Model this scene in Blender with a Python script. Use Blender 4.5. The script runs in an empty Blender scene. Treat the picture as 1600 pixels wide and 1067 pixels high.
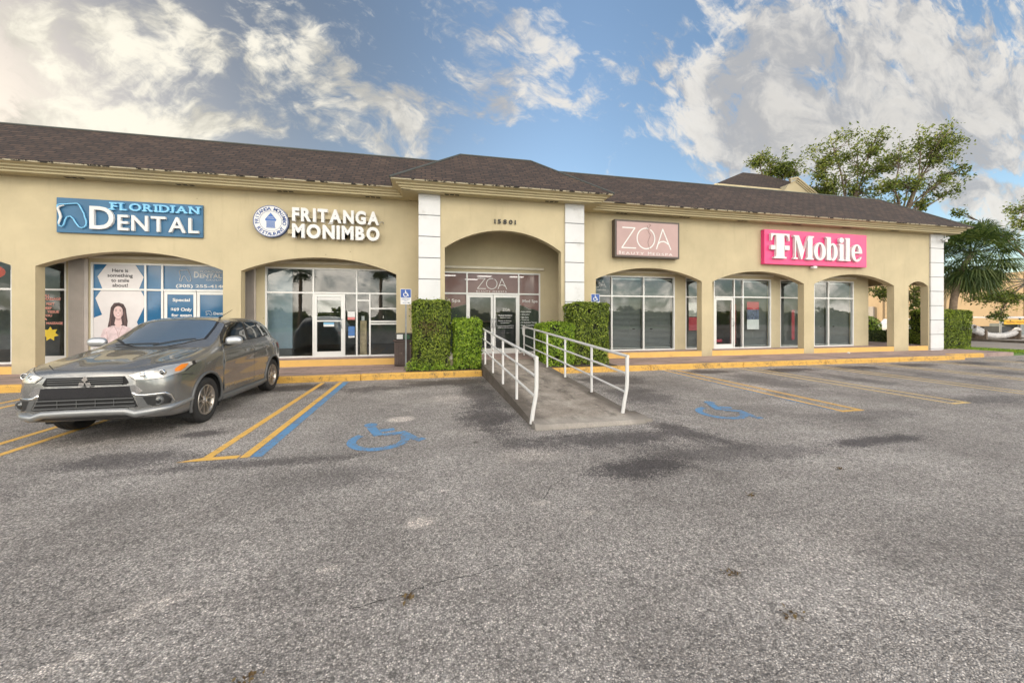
import bpy, bmesh, math, random
from mathutils import Vector, Matrix, noise
from mathutils.bvhtree import BVHTree
R = math.radians
random.seed(7)
sc = bpy.context.scene
COL = sc.collection

# ---------------------------------------------------------------- camera
cam_d = bpy.data.cameras.new('camera'); cam = bpy.data.objects.new('camera', cam_d); COL.objects.link(cam)
cam.location = (0, 0, 1.67); cam.rotation_euler = (R(90), 0, R(-12.72))
cam_d.sensor_width = 36; cam_d.lens = 13.5; cam_d.shift_y = -0.0245
cam_d.clip_start = 0.05; cam_d.clip_end = 3000
sc.camera = cam

# ---------------------------------------------------------------- exposure
sc.view_settings.view_transform = 'Standard'; sc.view_settings.look = 'None'
sc.view_settings.exposure = 1.18; sc.view_settings.gamma = 1.0
sc.render.engine = 'CYCLES'
sc.cycles.max_bounces = 8; sc.cycles.transparent_max_bounces = 24
sc.cycles.use_denoising = True

# ---------------------------------------------------------------- node helper
class NT:
    def __init__(s, tree): s.t = tree; s.n = tree.nodes; s.l = tree.links
    def node(s, typ, **kw):
        n = s.n.new(typ)
        for k, v in kw.items(): setattr(n, k, v)
        return n
    def put(s, sock, v):
        if isinstance(v, bpy.types.NodeSocket): s.l.new(v, sock)
        elif v is not None:
            if isinstance(v, (tuple, list)) and len(v) == 3 and sock.type == 'RGBA': v = (*v, 1)
            sock.default_value = v
    def math(s, op, a, b=None, c=None, clamp=False):
        n = s.node('ShaderNodeMath', operation=op, use_clamp=clamp)
        for i, v in enumerate((a, b, c)):
            if v is not None: s.put(n.inputs[i], v)
        return n.outputs[0]
    def vmath(s, op, a, b=None, sc_=None):
        n = s.node('ShaderNodeVectorMath', operation=op); s.put(n.inputs[0], a)
        if b is not None: s.put(n.inputs[1], b)
        if sc_ is not None: s.put(n.inputs['Scale'], sc_)
        return n.outputs['Value'] if op in ('LENGTH', 'DOT_PRODUCT', 'DISTANCE') else n.outputs[0]
    def mix(s, f, a, b, mode='MIX'):
        n = s.node('ShaderNodeMix', data_type='RGBA', blend_type=mode)
        s.put(n.inputs['Factor'], f); s.put(n.inputs[6], a); s.put(n.inputs[7], b); return n.outputs[2]
    def ramp(s, f, stops, interp='LINEAR'):
        n = s.node('ShaderNodeValToRGB'); n.color_ramp.interpolation = interp
        e = n.color_ramp.elements
        while len(e) < len(stops): e.new(0.5)
        for el, (p, c) in zip(e, stops):
            el.position = p; el.color = (*c, 1) if isinstance(c, (tuple, list)) else (c, c, c, 1)
        s.put(n.inputs[0], f); return n.outputs[0]
    def smooth(s, v, a, b):
        n = s.node('ShaderNodeMapRange', interpolation_type='SMOOTHSTEP'); s.put(n.inputs[0], v)
        n.inputs[1].default_value = a; n.inputs[2].default_value = b; return n.outputs[0]
    def noise(s, vec, scale=5, detail=4, rough=.55, dist=0.0):
        n = s.node('ShaderNodeTexNoise'); s.put(n.inputs['Vector'], vec); n.inputs['Scale'].default_value = scale
        n.inputs['Detail'].default_value = detail; n.inputs['Roughness'].default_value = rough
        n.inputs['Distortion'].default_value = dist; return n.outputs['Fac']
    def voro(s, vec, scale, feature='F1'):
        n = s.node('ShaderNodeTexVoronoi', feature=feature); s.put(n.inputs['Vector'], vec)
        n.inputs['Scale'].default_value = scale; return n
    def comb(s, x, y, z):
        n = s.node('ShaderNodeCombineXYZ')
        for i, v in enumerate((x, y, z)): s.put(n.inputs[i], v)
        return n.outputs[0]
    def sep(s, v):
        n = s.node('ShaderNodeSeparateXYZ'); s.put(n.inputs[0], v); return n.outputs

# ---------------------------------------------------------------- sky
SUN_EL, SUN_AZ = 21.0, -44.0          # azimuth from +Y towards +X
w = bpy.data.worlds.new('World'); sc.world = w; w.use_nodes = True
w.cycles.sampling_method = 'MANUAL'; w.cycles.sample_map_resolution = 512
W = NT(w.node_tree); W.n.clear()
sky = W.node('ShaderNodeTexSky', sky_type='NISHITA', sun_disc=False)
sky.sun_elevation = R(SUN_EL); sky.sun_rotation = R(SUN_AZ); sky.altitude = 0
sky.air_density = 1.0; sky.dust_density = 0.6; sky.ozone_density = 2.5
dirv = W.node('ShaderNodeTexCoord').outputs['Generated']
dx, dy, dz = W.sep(dirv)
ay = W.math('MAXIMUM', W.math('ABSOLUTE', dy), 0.12)
u = W.math('DIVIDE', dx, ay); v = W.math('DIVIDE', W.math('MAXIMUM', dz, 0.0), ay)
uv = W.comb(u, v, 0.0)
# clouds: soft masses placed by direction, broken up by noise
BLOBS = [  # u, v, ru, rv, weight
  (-0.809, 0.484, 0.127, 0.159, 0.75),
  (-0.689, 0.555, 0.090, 0.082, 0.45),
  (-0.474, 0.580, 0.177, 0.109, 0.75),
  (-0.655, 0.629, 0.184, 0.069, 0.45),
  (-0.461, 0.411, 0.293, 0.038, 0.95),
  (-0.689, 0.438, 0.068, 0.027, 0.5),
  (-0.070, 0.479, 0.169, 0.096, 0.85),
  (-0.160, 0.547, 0.162, 0.094, 0.5),
  (0.226, 0.708, 0.140, 0.154, 0.68),
  (0.090, 0.795, 0.116, 0.066, 0.5),
  (-0.302, 0.673, 0.124, 0.091, 0.35),
  (0.524, 0.690, 0.119, 0.055, 0.55),
  (0.625, 0.843, 0.083, 0.093, 0.55),
  (0.485, 0.567, 0.098, 0.032, 0.5),
  (0.370, 0.607, 0.074, 0.026, 0.4),
  (1.026, 0.840, 0.265, 0.120, 0.65),
  (0.886, 0.720, 0.183, 0.078, 0.6),
  (1.002, 0.557, 0.310, 0.120, 1.05),
  (1.733, 0.847, 0.829, 0.339, 1.5),
  (1.385, 0.553, 0.492, 0.128, 1.1),
  (2.090, 0.441, 0.378, 0.144, 0.9),
  (0.174, 0.556, 0.103, 0.068, 0.55),
  (2.039, 0.513, 0.237, 0.033, -1.0),
  (1.112, 0.765, 0.149, 0.033, -0.45),
  (0.605, 0.655, 0.225, 0.185, -0.1),
  (0.774, 0.887, 0.131, 0.115, -0.3),
  (0.057, 0.419, 0.098, 0.049, -0.2),
  (1.002, 0.946, 0.215, 0.080, -0.1),
]
warp = W.node('ShaderNodeTexNoise'); W.put(warp.inputs['Vector'], uv); warp.inputs['Scale'].default_value = 2.2
warp.inputs['Detail'].default_value = 5
wv = W.vmath('SCALE', W.vmath('SUBTRACT', warp.outputs['Color'], (.5, .5, .5)), sc_=0.32)
uvw = W.vmath('ADD', uv, wv)
wu, wvv, _ = W.sep(uvw)
tot = None
for bu, bv, ru, rv, wt in BLOBS:
    d = W.math('ADD', W.math('POWER', W.math('DIVIDE', W.math('SUBTRACT', wu, bu), ru), 2.0),
               W.math('POWER', W.math('DIVIDE', W.math('SUBTRACT', wvv, bv), rv), 2.0))
    g = W.math('MULTIPLY', W.math('POWER', 2.718, W.math('MULTIPLY', d, -1.0)), wt)
    tot = g if tot is None else W.math('ADD', tot, g)
sd = Vector((math.sin(R(SUN_AZ)) * math.cos(R(SUN_EL)), math.cos(R(SUN_AZ)) * math.cos(R(SUN_EL)), math.sin(R(SUN_EL))))
cosang_early = W.vmath('DOT_PRODUCT', dirv, tuple(sd))
puff = W.noise(uvw, 4.2, 12, .58, .2)
fine = W.noise(W.vmath('MULTIPLY', W.vmath('ADD', uvw, (3.1, 1.7, 0.0)), (1.0, 1.5, 1.0)), 13.0, 10, .62, .3)
streak = W.noise(W.vmath('MULTIPLY', W.vmath('ADD', uvw, W.vmath('SCALE', W.comb(W.math('MULTIPLY', v, 1.1), 0.0, 0.0), sc_=1.0)), (4.0, 2.2, 1.0)), 2.6, 11, .66, .5)
dens = W.math('ADD', W.math('MULTIPLY', tot, .82), W.math('ADD', W.math('ADD', W.math('MULTIPLY', W.math('SUBTRACT', puff, .5), 2.3), W.math('MULTIPLY', W.math('SUBTRACT', fine, .5), 1.7)), W.math('MULTIPLY', W.math('SUBTRACT', streak, .5), 1.3)))
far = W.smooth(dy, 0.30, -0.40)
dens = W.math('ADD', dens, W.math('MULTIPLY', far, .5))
cover = W.smooth(dens, 0.26, 0.92)
thick = W.smooth(dens, 0.75, 1.7)
shade_n = W.noise(W.vmath('ADD', uvw, (0.05, -0.06, 0.3)), 3.2, 7, .6)
lit = W.smooth(W.math('ADD', W.math('SUBTRACT', puff, W.math('MULTIPLY', W.math('SUBTRACT', shade_n, .5), 1.1)), W.math('MULTIPLY', W.math('SUBTRACT', fine, .5), .5)), 0.34, 0.66)
ccol = W.mix(lit, (2.0, 2.02, 2.08), (3.65, 3.5, 3.25))
ccol = W.mix(W.math('MULTIPLY', thick, 0.38), ccol, (2.35, 2.24, 2.1))
# clouds near the sun glow warmer, those behind the viewer are boosted to light the facade and lot
near = W.smooth(cosang_early, 0.62, 1.0)
ccol = W.mix(near, ccol, W.mix(lit, (2.5, 2.4, 2.1), (4.5, 4.25, 3.6)))
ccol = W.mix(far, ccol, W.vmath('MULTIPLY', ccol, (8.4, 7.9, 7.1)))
skyc = W.mix(1.0, sky.outputs[0], (1.10, 1.04, 0.93), 'MULTIPLY')
skyc = W.mix(W.smooth(cosang_early, 0.45, 1.0), skyc, W.mix(1.0, skyc, (.26, .255, .25, 1), 'MULTIPLY'))
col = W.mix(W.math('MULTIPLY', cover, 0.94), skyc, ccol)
hor = W.smooth(dz, -0.02, -0.004)
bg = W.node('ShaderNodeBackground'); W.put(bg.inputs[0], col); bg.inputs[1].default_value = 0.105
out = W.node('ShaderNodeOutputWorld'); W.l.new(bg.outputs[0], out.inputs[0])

# ---------------------------------------------------------------- sun
sl = bpy.data.lights.new('sun', 'SUN'); sl.energy = 2.6; sl.angle = R(0.5); sl.color = (1.0, .83, .60)
sun = bpy.data.objects.new('sun', sl); COL.objects.link(sun); sun.location = (-30, 30, 20)
sun.rotation_euler = sd.to_track_quat('Z', 'Y').to_euler()

# ---------------------------------------------------------------- object helpers
def tag(o, label=None, cat=None, group=None, kind=None):
    if label: o['label'] = label
    if cat: o['category'] = cat
    if group: o['group'] = group
    if kind: o['kind'] = kind
    return o
def thing(name, label, cat, loc=(0, 0, 0), group=None, rz=0.0):
    o = bpy.data.objects.new(name, None); COL.objects.link(o); o.location = loc; o.rotation_euler = (0, 0, rz)
    o.empty_display_size = .2
    return tag(o, label, cat, group)
def link(name, me, parent=None, mat=None):
    o = bpy.data.objects.new(name, me); COL.objects.link(o)
    if parent is not None: o.parent = parent
    if mat is not None:
        for m in (mat if isinstance(mat, (list, tuple)) else [mat]): me.materials.append(m)
    return o
def copy_tree(o, parent=None):
    c = o.copy(); COL.objects.link(c)
    if parent is not None: c.parent = parent
    for ch in list(o.children): copy_tree(ch, c)
    return c

class MB:
    """collects shapes, then links them as one mesh object"""
    def __init__(s): s.v = []; s.f = []; s.m = []; s.mi = 0; s.sm = []
    def face(s, pts, smooth=False):
        b = len(s.v); s.v += [tuple(p) for p in pts]; s.f.append(tuple(range(b, b + len(pts)))); s.m.append(s.mi); s.sm.append(smooth)
    def faces(s, vs, fs, smooth=False):
        b = len(s.v); s.v += [tuple(p) for p in vs]
        for f in fs: s.f.append(tuple(b + i for i in f)); s.m.append(s.mi); s.sm.append(smooth)
    def box(s, x0, x1, y0, y1, z0, z1):
        p = [(x, y, z) for z in (z0, z1) for y in (y0, y1) for x in (x0, x1)]
        s.faces(p, [(0, 2, 3, 1), (4, 5, 7, 6), (0, 1, 5, 4), (2, 6, 7, 3), (0, 4, 6, 2), (1, 3, 7, 5)])
    def bevbox(s, x0, x1, y0, y1, z0, z1, b=.01):
        bm = bmesh.new(); bmesh.ops.create_cube(bm, size=1)
        for q in bm.verts: q.co = Vector((x0 + (q.co.x + .5) * (x1 - x0), y0 + (q.co.y + .5) * (y1 - y0), z0 + (q.co.z + .5) * (z1 - z0)))
        bmesh.ops.bevel(bm, geom=bm.edges[:], offset=b, segments=2, affect='EDGES', profile=.5)
        s.add_bm(bm); bm.free()
    def add_bm(s, bm, smooth=False, M=None):
        bm.verts.index_update()
        s.faces([(M @ q.co if M else q.co) for q in bm.verts], [[q.index for q in f.verts] for f in bm.faces], smooth)
    def tube(s, pts, r, n=8, caps=True, smooth=True):
        pts = [Vector(p) for p in pts]; rs = r if isinstance(r, (list, tuple)) else [r] * len(pts)
        rings = []; up = None
        for i, p in enumerate(pts):
            t = (pts[min(i + 1, len(pts) - 1)] - pts[max(i - 1, 0)]).normalized()
            if up is None:
                a = Vector((0, 0, 1)) if abs(t.z) < .9 else Vector((1, 0, 0)); up = t.cross(a).normalized()
            up = (up - t * up.dot(t)).normalized(); side = t.cross(up)
            rings.append([p + (up * math.cos(2 * math.pi * k / n) + side * math.sin(2 * math.pi * k / n)) * rs[i] for k in range(n)])
        vs = [q for g in rings for q in g]
        fs = [(i * n + k, i * n + (k + 1) % n, (i + 1) * n + (k + 1) % n, (i + 1) * n + k) for i in range(len(pts) - 1) for k in range(n)]
        s.faces(vs, fs, smooth)
        if caps: s.face(rings[0][::-1]); s.face(rings[-1])
    def lathe(s, prof, c=(0, 0, 0), axis='Z', n=24, smooth=True):
        vs = []
        for (r, h) in prof:
            for k in range(n):
                a = 2 * math.pi * k / n; x, y = r * math.cos(a), r * math.sin(a)
                q = {'Z': (x, y, h), 'Y': (x, h, y), 'X': (h, x, y)}[axis]
                vs.append((c[0] + q[0], c[1] + q[1], c[2] + q[2]))
        fs = [(i * n + k, i * n + (k + 1) % n, (i + 1) * n + (k + 1) % n, (i + 1) * n + k) for i in range(len(prof) - 1) for k in range(n)]
        s.faces(vs, fs, smooth)
    def poly_xz(s, outline, y0, y1, holes=()):
        """outline in x-z, standing slab between y0 (front) and y1"""
        bm = bmesh.new(); edges = []
        for loop in [outline] + list(holes):
            vs = [bm.verts.new((x, 0, z)) for x, z in loop]
            edges += [bm.edges.new((vs[i], vs[(i + 1) % len(vs)])) for i in range(len(vs))]
        bmesh.ops.triangle_fill(bm, use_beauty=True, use_dissolve=False, edges=edges, normal=(0, -1, 0))
        bm.verts.index_update()
        vs = [q.co.copy() for q in bm.verts]; fs = [[q.index for q in f.verts] for f in bm.faces]
        fs = [f if bm_n(vs, f).y < 0 else f[::-1] for f in fs]
        s.faces([(q.x, y0, q.z) for q in vs], fs)
        if y1 is not None:
            s.faces([(q.x, y1, q.z) for q in vs], [f[::-1] for f in fs])
            for loop in [outline] + list(holes):
                n = len(loop)
                for i in range(n):
                    a, b = loop[i], loop[(i + 1) % n]
                    s.face([(a[0], y0, a[1]), (b[0], y0, b[1]), (b[0], y1, b[1]), (a[0], y1, a[1])])
        bm.free()
    def build(s, name, mat, parent=None, fix=True, loc=None):
        me = bpy.data.meshes.new(name); me.from_pydata(s.v, [], s.f)
        for i, p in enumerate(me.polygons): p.material_index = s.m[i]; p.use_smooth = s.sm[i]
        o = link(name, me, parent, mat)
        if fix:
            bm = bmesh.new(); bm.from_mesh(me); bmesh.ops.recalc_face_normals(bm, faces=bm.faces[:]); bm.to_mesh(me); bm.free()
        if loc: o.location = loc
        return o
def bm_n(vs, f):
    return (Vector(vs[f[1]]) - Vector(vs[f[0]])).cross(Vector(vs[f[2]]) - Vector(vs[f[0]]))
def arc(x0, x1, spring, crown, n=22):
    """segmental arch from (x0,spring) to (x1,spring)"""
    w_ = (x1 - x0) / 2; hgt = crown - spring; rad = (w_ * w_ + hgt * hgt) / (2 * hgt); cz = crown - rad; cx = (x0 + x1) / 2
    a = math.asin(w_ / rad)
    return [(cx + rad * math.sin(-a + 2 * a * i / n), cz + rad * math.cos(-a + 2 * a * i / n)) for i in range(n + 1)]

# ---------------------------------------------------------------- materials
def mat(name, col=(.5, .5, .5), rough=.6, metal=0.0, spec=.5, coat=0.0, var=0.0, vscale=3.0, bump=0.0, bscale=60.0, emit=None, estr=1.0, stain=None):
    m = bpy.data.materials.new(name); m.use_nodes = True; N = NT(m.node_tree); b = N.n['Principled BSDF']
    b.inputs['Roughness'].default_value = rough; b.inputs['Metallic'].default_value = metal
    b.inputs['Specular IOR Level'].default_value = spec; b.inputs['Coat Weight'].default_value = coat; b.inputs['Coat Roughness'].default_value = .04
    oc = N.node('ShaderNodeTexCoord').outputs['Object']
    c = None
    if var:
        n1 = N.noise(oc, vscale, 6, .6)
        lo = tuple(x * (1 - var) for x in col); hi = tuple(min(1, x * (1 + var)) for x in col)
        c = N.ramp(n1, [(.3, lo), (.7, hi)])
    if stain:
        scol, ssc, lo_, hi_ = stain
        c = N.mix(N.smooth(N.noise(oc, ssc, 8, .65), lo_, hi_), c if c is not None else (*col, 1), (*scol, 1))
    N.put(b.inputs['Base Color'], c if c is not None else (*col, 1))
    if bump:
        bn = N.node('ShaderNodeBump'); bn.inputs['Strength'].default_value = bump; bn.inputs['Distance'].default_value = .01
        N.put(bn.inputs['Height'], N.noise(oc, bscale, 5, .6)); N.put(b.inputs['Normal'], bn.outputs[0])
    if emit: N.put(b.inputs['Emission Color'], (*emit, 1)); b.inputs['Emission Strength'].default_value = estr
    return m
def glass_mat(name, tint=(.8, .85, .85), ior=1.78):
    m = bpy.data.materials.new(name); m.use_nodes = True; N = NT(m.node_tree); N.n.clear()
    tr = N.node('ShaderNodeBsdfTransparent'); tr.inputs[0].default_value = (*tint, 1)
    gl = N.node('ShaderNodeBsdfGlossy'); gl.inputs['Roughness'].default_value = 0.0; gl.inputs[0].default_value = (.95, .97, 1, 1)
    oc = N.node('ShaderNodeTexCoord').outputs['Object']
    bp = N.node('ShaderNodeBump'); bp.inputs['Strength'].default_value = .05; bp.inputs['Distance'].default_value = .02
    N.put(bp.inputs['Height'], N.noise(oc, 1.3, 2, .5)); N.put(gl.inputs['Normal'], bp.outputs[0])
    geo = N.node('ShaderNodeNewGeometry'); ca = N.math('ABSOLUTE', N.vmath('DOT_PRODUCT', geo.outputs['Incoming'], geo.outputs['Normal']))
    f0 = ((ior - 1) / (ior + 1)) ** 2; fr = N.math('ADD', f0, N.math('MULTIPLY', 1 - f0, N.math('POWER', N.math('SUBTRACT', 1.0, ca, clamp=True), 5.0)))
    mx = N.node('ShaderNodeMixShader'); N.put(mx.inputs[0], fr); N.l.new(tr.outputs[0], mx.inputs[1]); N.l.new(gl.outputs[0], mx.inputs[2])
    o = N.node('ShaderNodeOutputMaterial'); N.l.new(mx.outputs[0], o.inputs[0]); return m
M = {}

# ================================================================ materials of the setting
def asphalt():
    m = bpy.data.materials.new('asphalt'); m.use_nodes = True; N = NT(m.node_tree); b = N.n['Principled BSDF']
    P = N.node('ShaderNodeTexCoord').outputs['Object']
    x, y, z = N.sep(P)
    st = N.voro(P, 98.0); stone = N.sep(N.vmath('MULTIPLY', st.outputs['Color'], (1, 1, 1)))[0]
    st2 = N.voro(P, 52.0); stone2 = N.sep(st2.outputs['Color'])[1]
    edge = N.smooth(st.outputs['Distance'], 0.25, 0.62)
    big = N.noise(P, .42, 6, .6); mid = N.noise(P, 2.1, 6, .65)
    long_ = N.noise(N.vmath('MULTIPLY', P, (.55, 1.6, 1)), 1.1, 7, .65, .5)
    base = N.ramp(N.math('ADD', N.math('MULTIPLY', big, .5), N.math('ADD', N.math('MULTIPLY', mid, .22), N.math('MULTIPLY', long_, .28))),
                  [(.36, (.28, .252, .232)), (.5, (.46, .42, .388)), (.63, (.64, .59, .55))])
    # single aggregate stones, bright and dark
    sp = N.ramp(N.math('ADD', N.math('MULTIPLY', stone, .65), N.math('MULTIPLY', stone2, .35)), [(.15, .38), (.40, .90), (.60, 1.10), (.78, 1.5), (.93, 2.1)])
    c = N.mix(.95, base, N.mix(1.0, base, sp, 'MULTIPLY'))
    c = N.mix(N.math('MULTIPLY', edge, .55), c, (.075, .07, .068))
    # oil, water and sealer stains, each with its own place on the lot
    def spot(cx, cy, rx, ry, s=1.0, ns=1.7, ang=0.0):
        ca, sa = math.cos(R(ang)), math.sin(R(ang))
        X = N.math('SUBTRACT', x, cx); Y = N.math('SUBTRACT', y, cy)
        a = N.math('ADD', N.math('MULTIPLY', X, ca / rx), N.math('MULTIPLY', Y, sa / rx))
        d = N.math('ADD', N.math('MULTIPLY', X, -sa / ry), N.math('MULTIPLY', Y, ca / ry))
        r = N.math('SQRT', N.math('ADD', N.math('MULTIPLY', a, a), N.math('MULTIPLY', d, d)))
        r = N.math('ADD', r, SN[0] if ns < 2.5 else SN[1])
        return N.math('MULTIPLY', N.smooth(r, 1.05, .55), s)
    SN = [N.math('MULTIPLY', N.math('SUBTRACT', N.noise(P, q_, 10, .74), .5), 2.6) for q_ in (1.5, 4.0)]
    grain = N.math('MULTIPLY', N.math('SUBTRACT', stone, .5), .55); SN = [N.math('ADD', q_, grain) for q_ in SN]
    darks = None
    for a in [(5.9, 3.95, 1.0, .20, .95, 1.2), (2.45, 3.85, .85, .32, .95, 1.6), (3.7, 4.75, .35, .95, .9, 1.5, 20), (2.4, 4.85, 1.6, .40, .85), (1.0, 6.3, .55, 1.1, .9),
              (.7, 9.8, 1.6, .65, .9), (1.15, 8.2, .42, 1.9, .85), (8.3, 10.0, 1.1, .45, 1.0), (8.6, 8.2, .8, 1.5, .65), (11.0, 9.8, 1.1, .55, 1.0), (11.2, 8.0, .5, 1.4, .6), (13.7, 9.7, 1.1, .6, 1.0), (14.0, 7.8, .5, 1.3, .6), (16.4, 9.8, 1.0, .5, 1.0), (16.9, 7.8, .5, 1.2, .6),
              (19.2, 9.7, 1.1, .6, .95), (4.7, 9.3, 1.2, 1.0, .9), (4.4, 7.5, .8, 1.5, .75), (-1.2, 9.3, .9, .45, .75), (-2.9, 9.9, 1.1, .5, .95), (-4.2, 9.6, 1.2, .6, .9), (-4.2, 6.6, .8, .6, .6), (-3.3, 5.35, 1.0, .32, .7), (-3.1, 6.3, .35, .18, .85),
              (-1.9, 4.9, 1.2, .16, .65), (3.6, 4.0, 1.6, .4, .6), (11.3, 5.4, 1.3, .4, .55), (-.9, 4.3, 1.0, .35, .35), (7.0, 5.0, 1.5, .35, .45), (-4.6, 4.4, 1.2, .3, .5), (22.5, 9.5, 1.6, .5, .8), (27, 9.0, 2.5, .8, .7)]:
        s = spot(*a); darks = s if darks is None else N.math('MAXIMUM', darks, s)
    c = N.mix(darks, c, N.mix(1.0, c, (.26, .25, .27), 'MULTIPLY'))
    drip = N.voro(P, 1.15); dsz = N.math('MULTIPLY', N.sep(drip.outputs['Color'])[0], .075)
    dr = N.math('MULTIPLY', N.smooth(N.math('SUBTRACT', N.math('ADD', drip.outputs['Distance'], N.math('MULTIPLY', SN[1], .035)), dsz), .02, -.01), .7)
    c = N.mix(dr, c, N.mix(1.0, c, (.33, .30, .28), 'MULTIPLY'))
    gum = N.voro(N.vmath('ADD', P, (7.3, 2.1, 0)), 2.1); c = N.mix(N.math('MULTIPLY', N.smooth(gum.outputs['Distance'], .035, .015), N.smooth(N.sep(gum.outputs['Color'])[1], .55, .6)), c, (.44, .42, .39))
    worn = N.math('MULTIPLY', N.smooth(N.noise(N.vmath('MULTIPLY', P, (.35, 1.2, 1)), 1.2, 9, .7, .6), .56, .70), .40); c = N.mix(worn, c, N.mix(1.0, c, (1.5, 1.48, 1.45), 'MULTIPLY'))
    SN[1] = N.math('MULTIPLY', SN[1], .3)
    lights = None
    for a in [(-.04, 3.2, .15, .12, .7, 4), (-.38, 6.5, .26, .20, .95, 3), (-.62, 2.75, .10, .05, .4, 5), (-1.55, 2.62, .26, .08, .35, 3, 20), (-1.75, 2.25, .22, .06, .3, 3, 20), (1.3, 4.5, .5, .3, .35, 2), (.6, 7.9, .9, .5, .35, 1.4), (7.5, 7.6, .9, .7, .3, 1.2), (1.0, 3.3, .12, .05, .4, 5), (1.35, 3.05, .1, .05, .4, 5)]:
        s = spot(*a); lights = s if lights is None else N.math('MAXIMUM', lights, s)
    c = N.mix(lights, c, N.mix(1.0, c, (2.0, 1.95, 1.9), 'MULTIPLY'))
    N.put(b.inputs['Base Color'], c)
    N.put(b.inputs['Roughness'], N.math('SUBTRACT', .88, N.math('MULTIPLY', darks, .3)))
    bn = N.node('ShaderNodeBump'); bn.inputs['Strength'].default_value = .9; bn.inputs['Distance'].default_value = .006
    N.put(bn.inputs['Height'], N.math('SUBTRACT', N.math('ADD', stone, N.math('MULTIPLY', N.noise(P, 60, 4), .8)), edge)); N.put(b.inputs['Normal'], bn.outputs[0])
    return m
def stucco(name, col):
    m = bpy.data.materials.new(name); m.use_nodes = True; N = NT(m.node_tree); b = N.n['Principled BSDF']
    P = N.node('ShaderNodeTexCoord').outputs['Object']; x, y, z = N.sep(P)
    n1 = N.noise(P, .8, 6, .62); n2 = N.noise(N.vmath('MULTIPLY', P, (3.2, 3.2, .45)), 1.6, 6, .65)
    c = N.ramp(n1, [(.28, tuple(k * .86 for k in col)), (.72, tuple(min(1, k * 1.08) for k in col))])
    c = N.mix(N.math('MULTIPLY', N.smooth(n2, .52, .80), .20), c, (.24, .19, .12))
    low = N.math('MULTIPLY', N.smooth(N.math('ADD', z, N.math('MULTIPLY', n2, .5)), .75, .25), .38)      # splash dirt at the foot
    c = N.mix(low, c, (.19, .15, .11))
    sp = N.voro(P, 1.3); c = N.mix(N.math('MULTIPLY', N.smooth(sp.outputs['Distance'], .035, .012), .55), c, (.16, .13, .09))
    N.put(b.inputs['Base Color'], c); b.inputs['Roughness'].default_value = .82; b.inputs['Specular IOR Level'].default_value = .25
    bn = N.node('ShaderNodeBump'); bn.inputs['Strength'].default_value = .35; bn.inputs['Distance'].default_value = .006
    N.put(bn.inputs['Height'], N.math('ADD', N.noise(P, 45, 5, .65), N.math('MULTIPLY', N.noise(P, 6, 3), .8))); N.put(b.inputs['Normal'], bn.outputs[0])
    return m
def shingles():
    m = bpy.data.materials.new('asphalt_shingles'); m.use_nodes = True; N = NT(m.node_tree); b = N.n['Principled BSDF']
    UV = N.node('ShaderNodeUVMap').outputs[0]
    br = N.node('ShaderNodeTexBrick'); N.put(br.inputs['Vector'], UV); br.offset = .37; br.offset_frequency = 2
    br.inputs['Scale'].default_value = 1; br.inputs['Brick Width'].default_value = .30; br.inputs['Row Height'].default_value = .16
    br.inputs['Mortar Size'].default_value = .026; br.inputs['Mortar Smooth'].default_value = .5; br.inputs['Bias'].default_value = 0
    br.inputs['Color1'].default_value = (0, 0, 0, 1); br.inputs['Color2'].default_value = (1, 1, 1, 1); br.inputs['Mortar'].default_value = (.5, .5, .5, 1)
    t = N.sep(br.outputs['Color'])[0]
    n1 = N.noise(UV, .8, 6, .6); n2 = N.noise(N.vmath('MULTIPLY', UV, (1.0, .25, 1)), 1.4, 6, .6)
    c = N.ramp(N.math('ADD', N.math('MULTIPLY', t, .34), N.math('MULTIPLY', n1, .66)), [(.15, (.030, .019, .014)), (.45, (.056, .035, .025)), (.62, (.080, .050, .035)), (.9, (.125, .079, .055))])
    c = N.mix(N.math('MULTIPLY', N.smooth(n2, .5, .72), .4), c, (.030, .024, .024))
    c = N.mix(N.math('MULTIPLY', N.smooth(N.noise(UV, 2.3, 5), .62, .74), .3), c, (.14, .085, .055))
    c = N.mix(N.math('MULTIPLY', br.outputs['Fac'], .95), c, (.016, .013, .014))  # dark joints, with the shadow lines of the shingle courses painted in
    N.put(b.inputs['Base Color'], c); b.inputs['Roughness'].default_value = .9
    bn = N.node('ShaderNodeBump'); bn.inputs['Strength'].default_value = 1.0; bn.inputs['Distance'].default_value = .03
    fr = N.math('FRACT', N.math('DIVIDE', N.sep(UV)[1], .16))
    N.put(bn.inputs['Height'], N.math('ADD', N.math('MULTIPLY', fr, -1.0), N.math('ADD', N.math('MULTIPLY', t, .35), N.math('MULTIPLY', N.noise(UV, 30, 3), .3))))
    N.put(b.inputs['Normal'], bn.outputs[0]); return m
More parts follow.
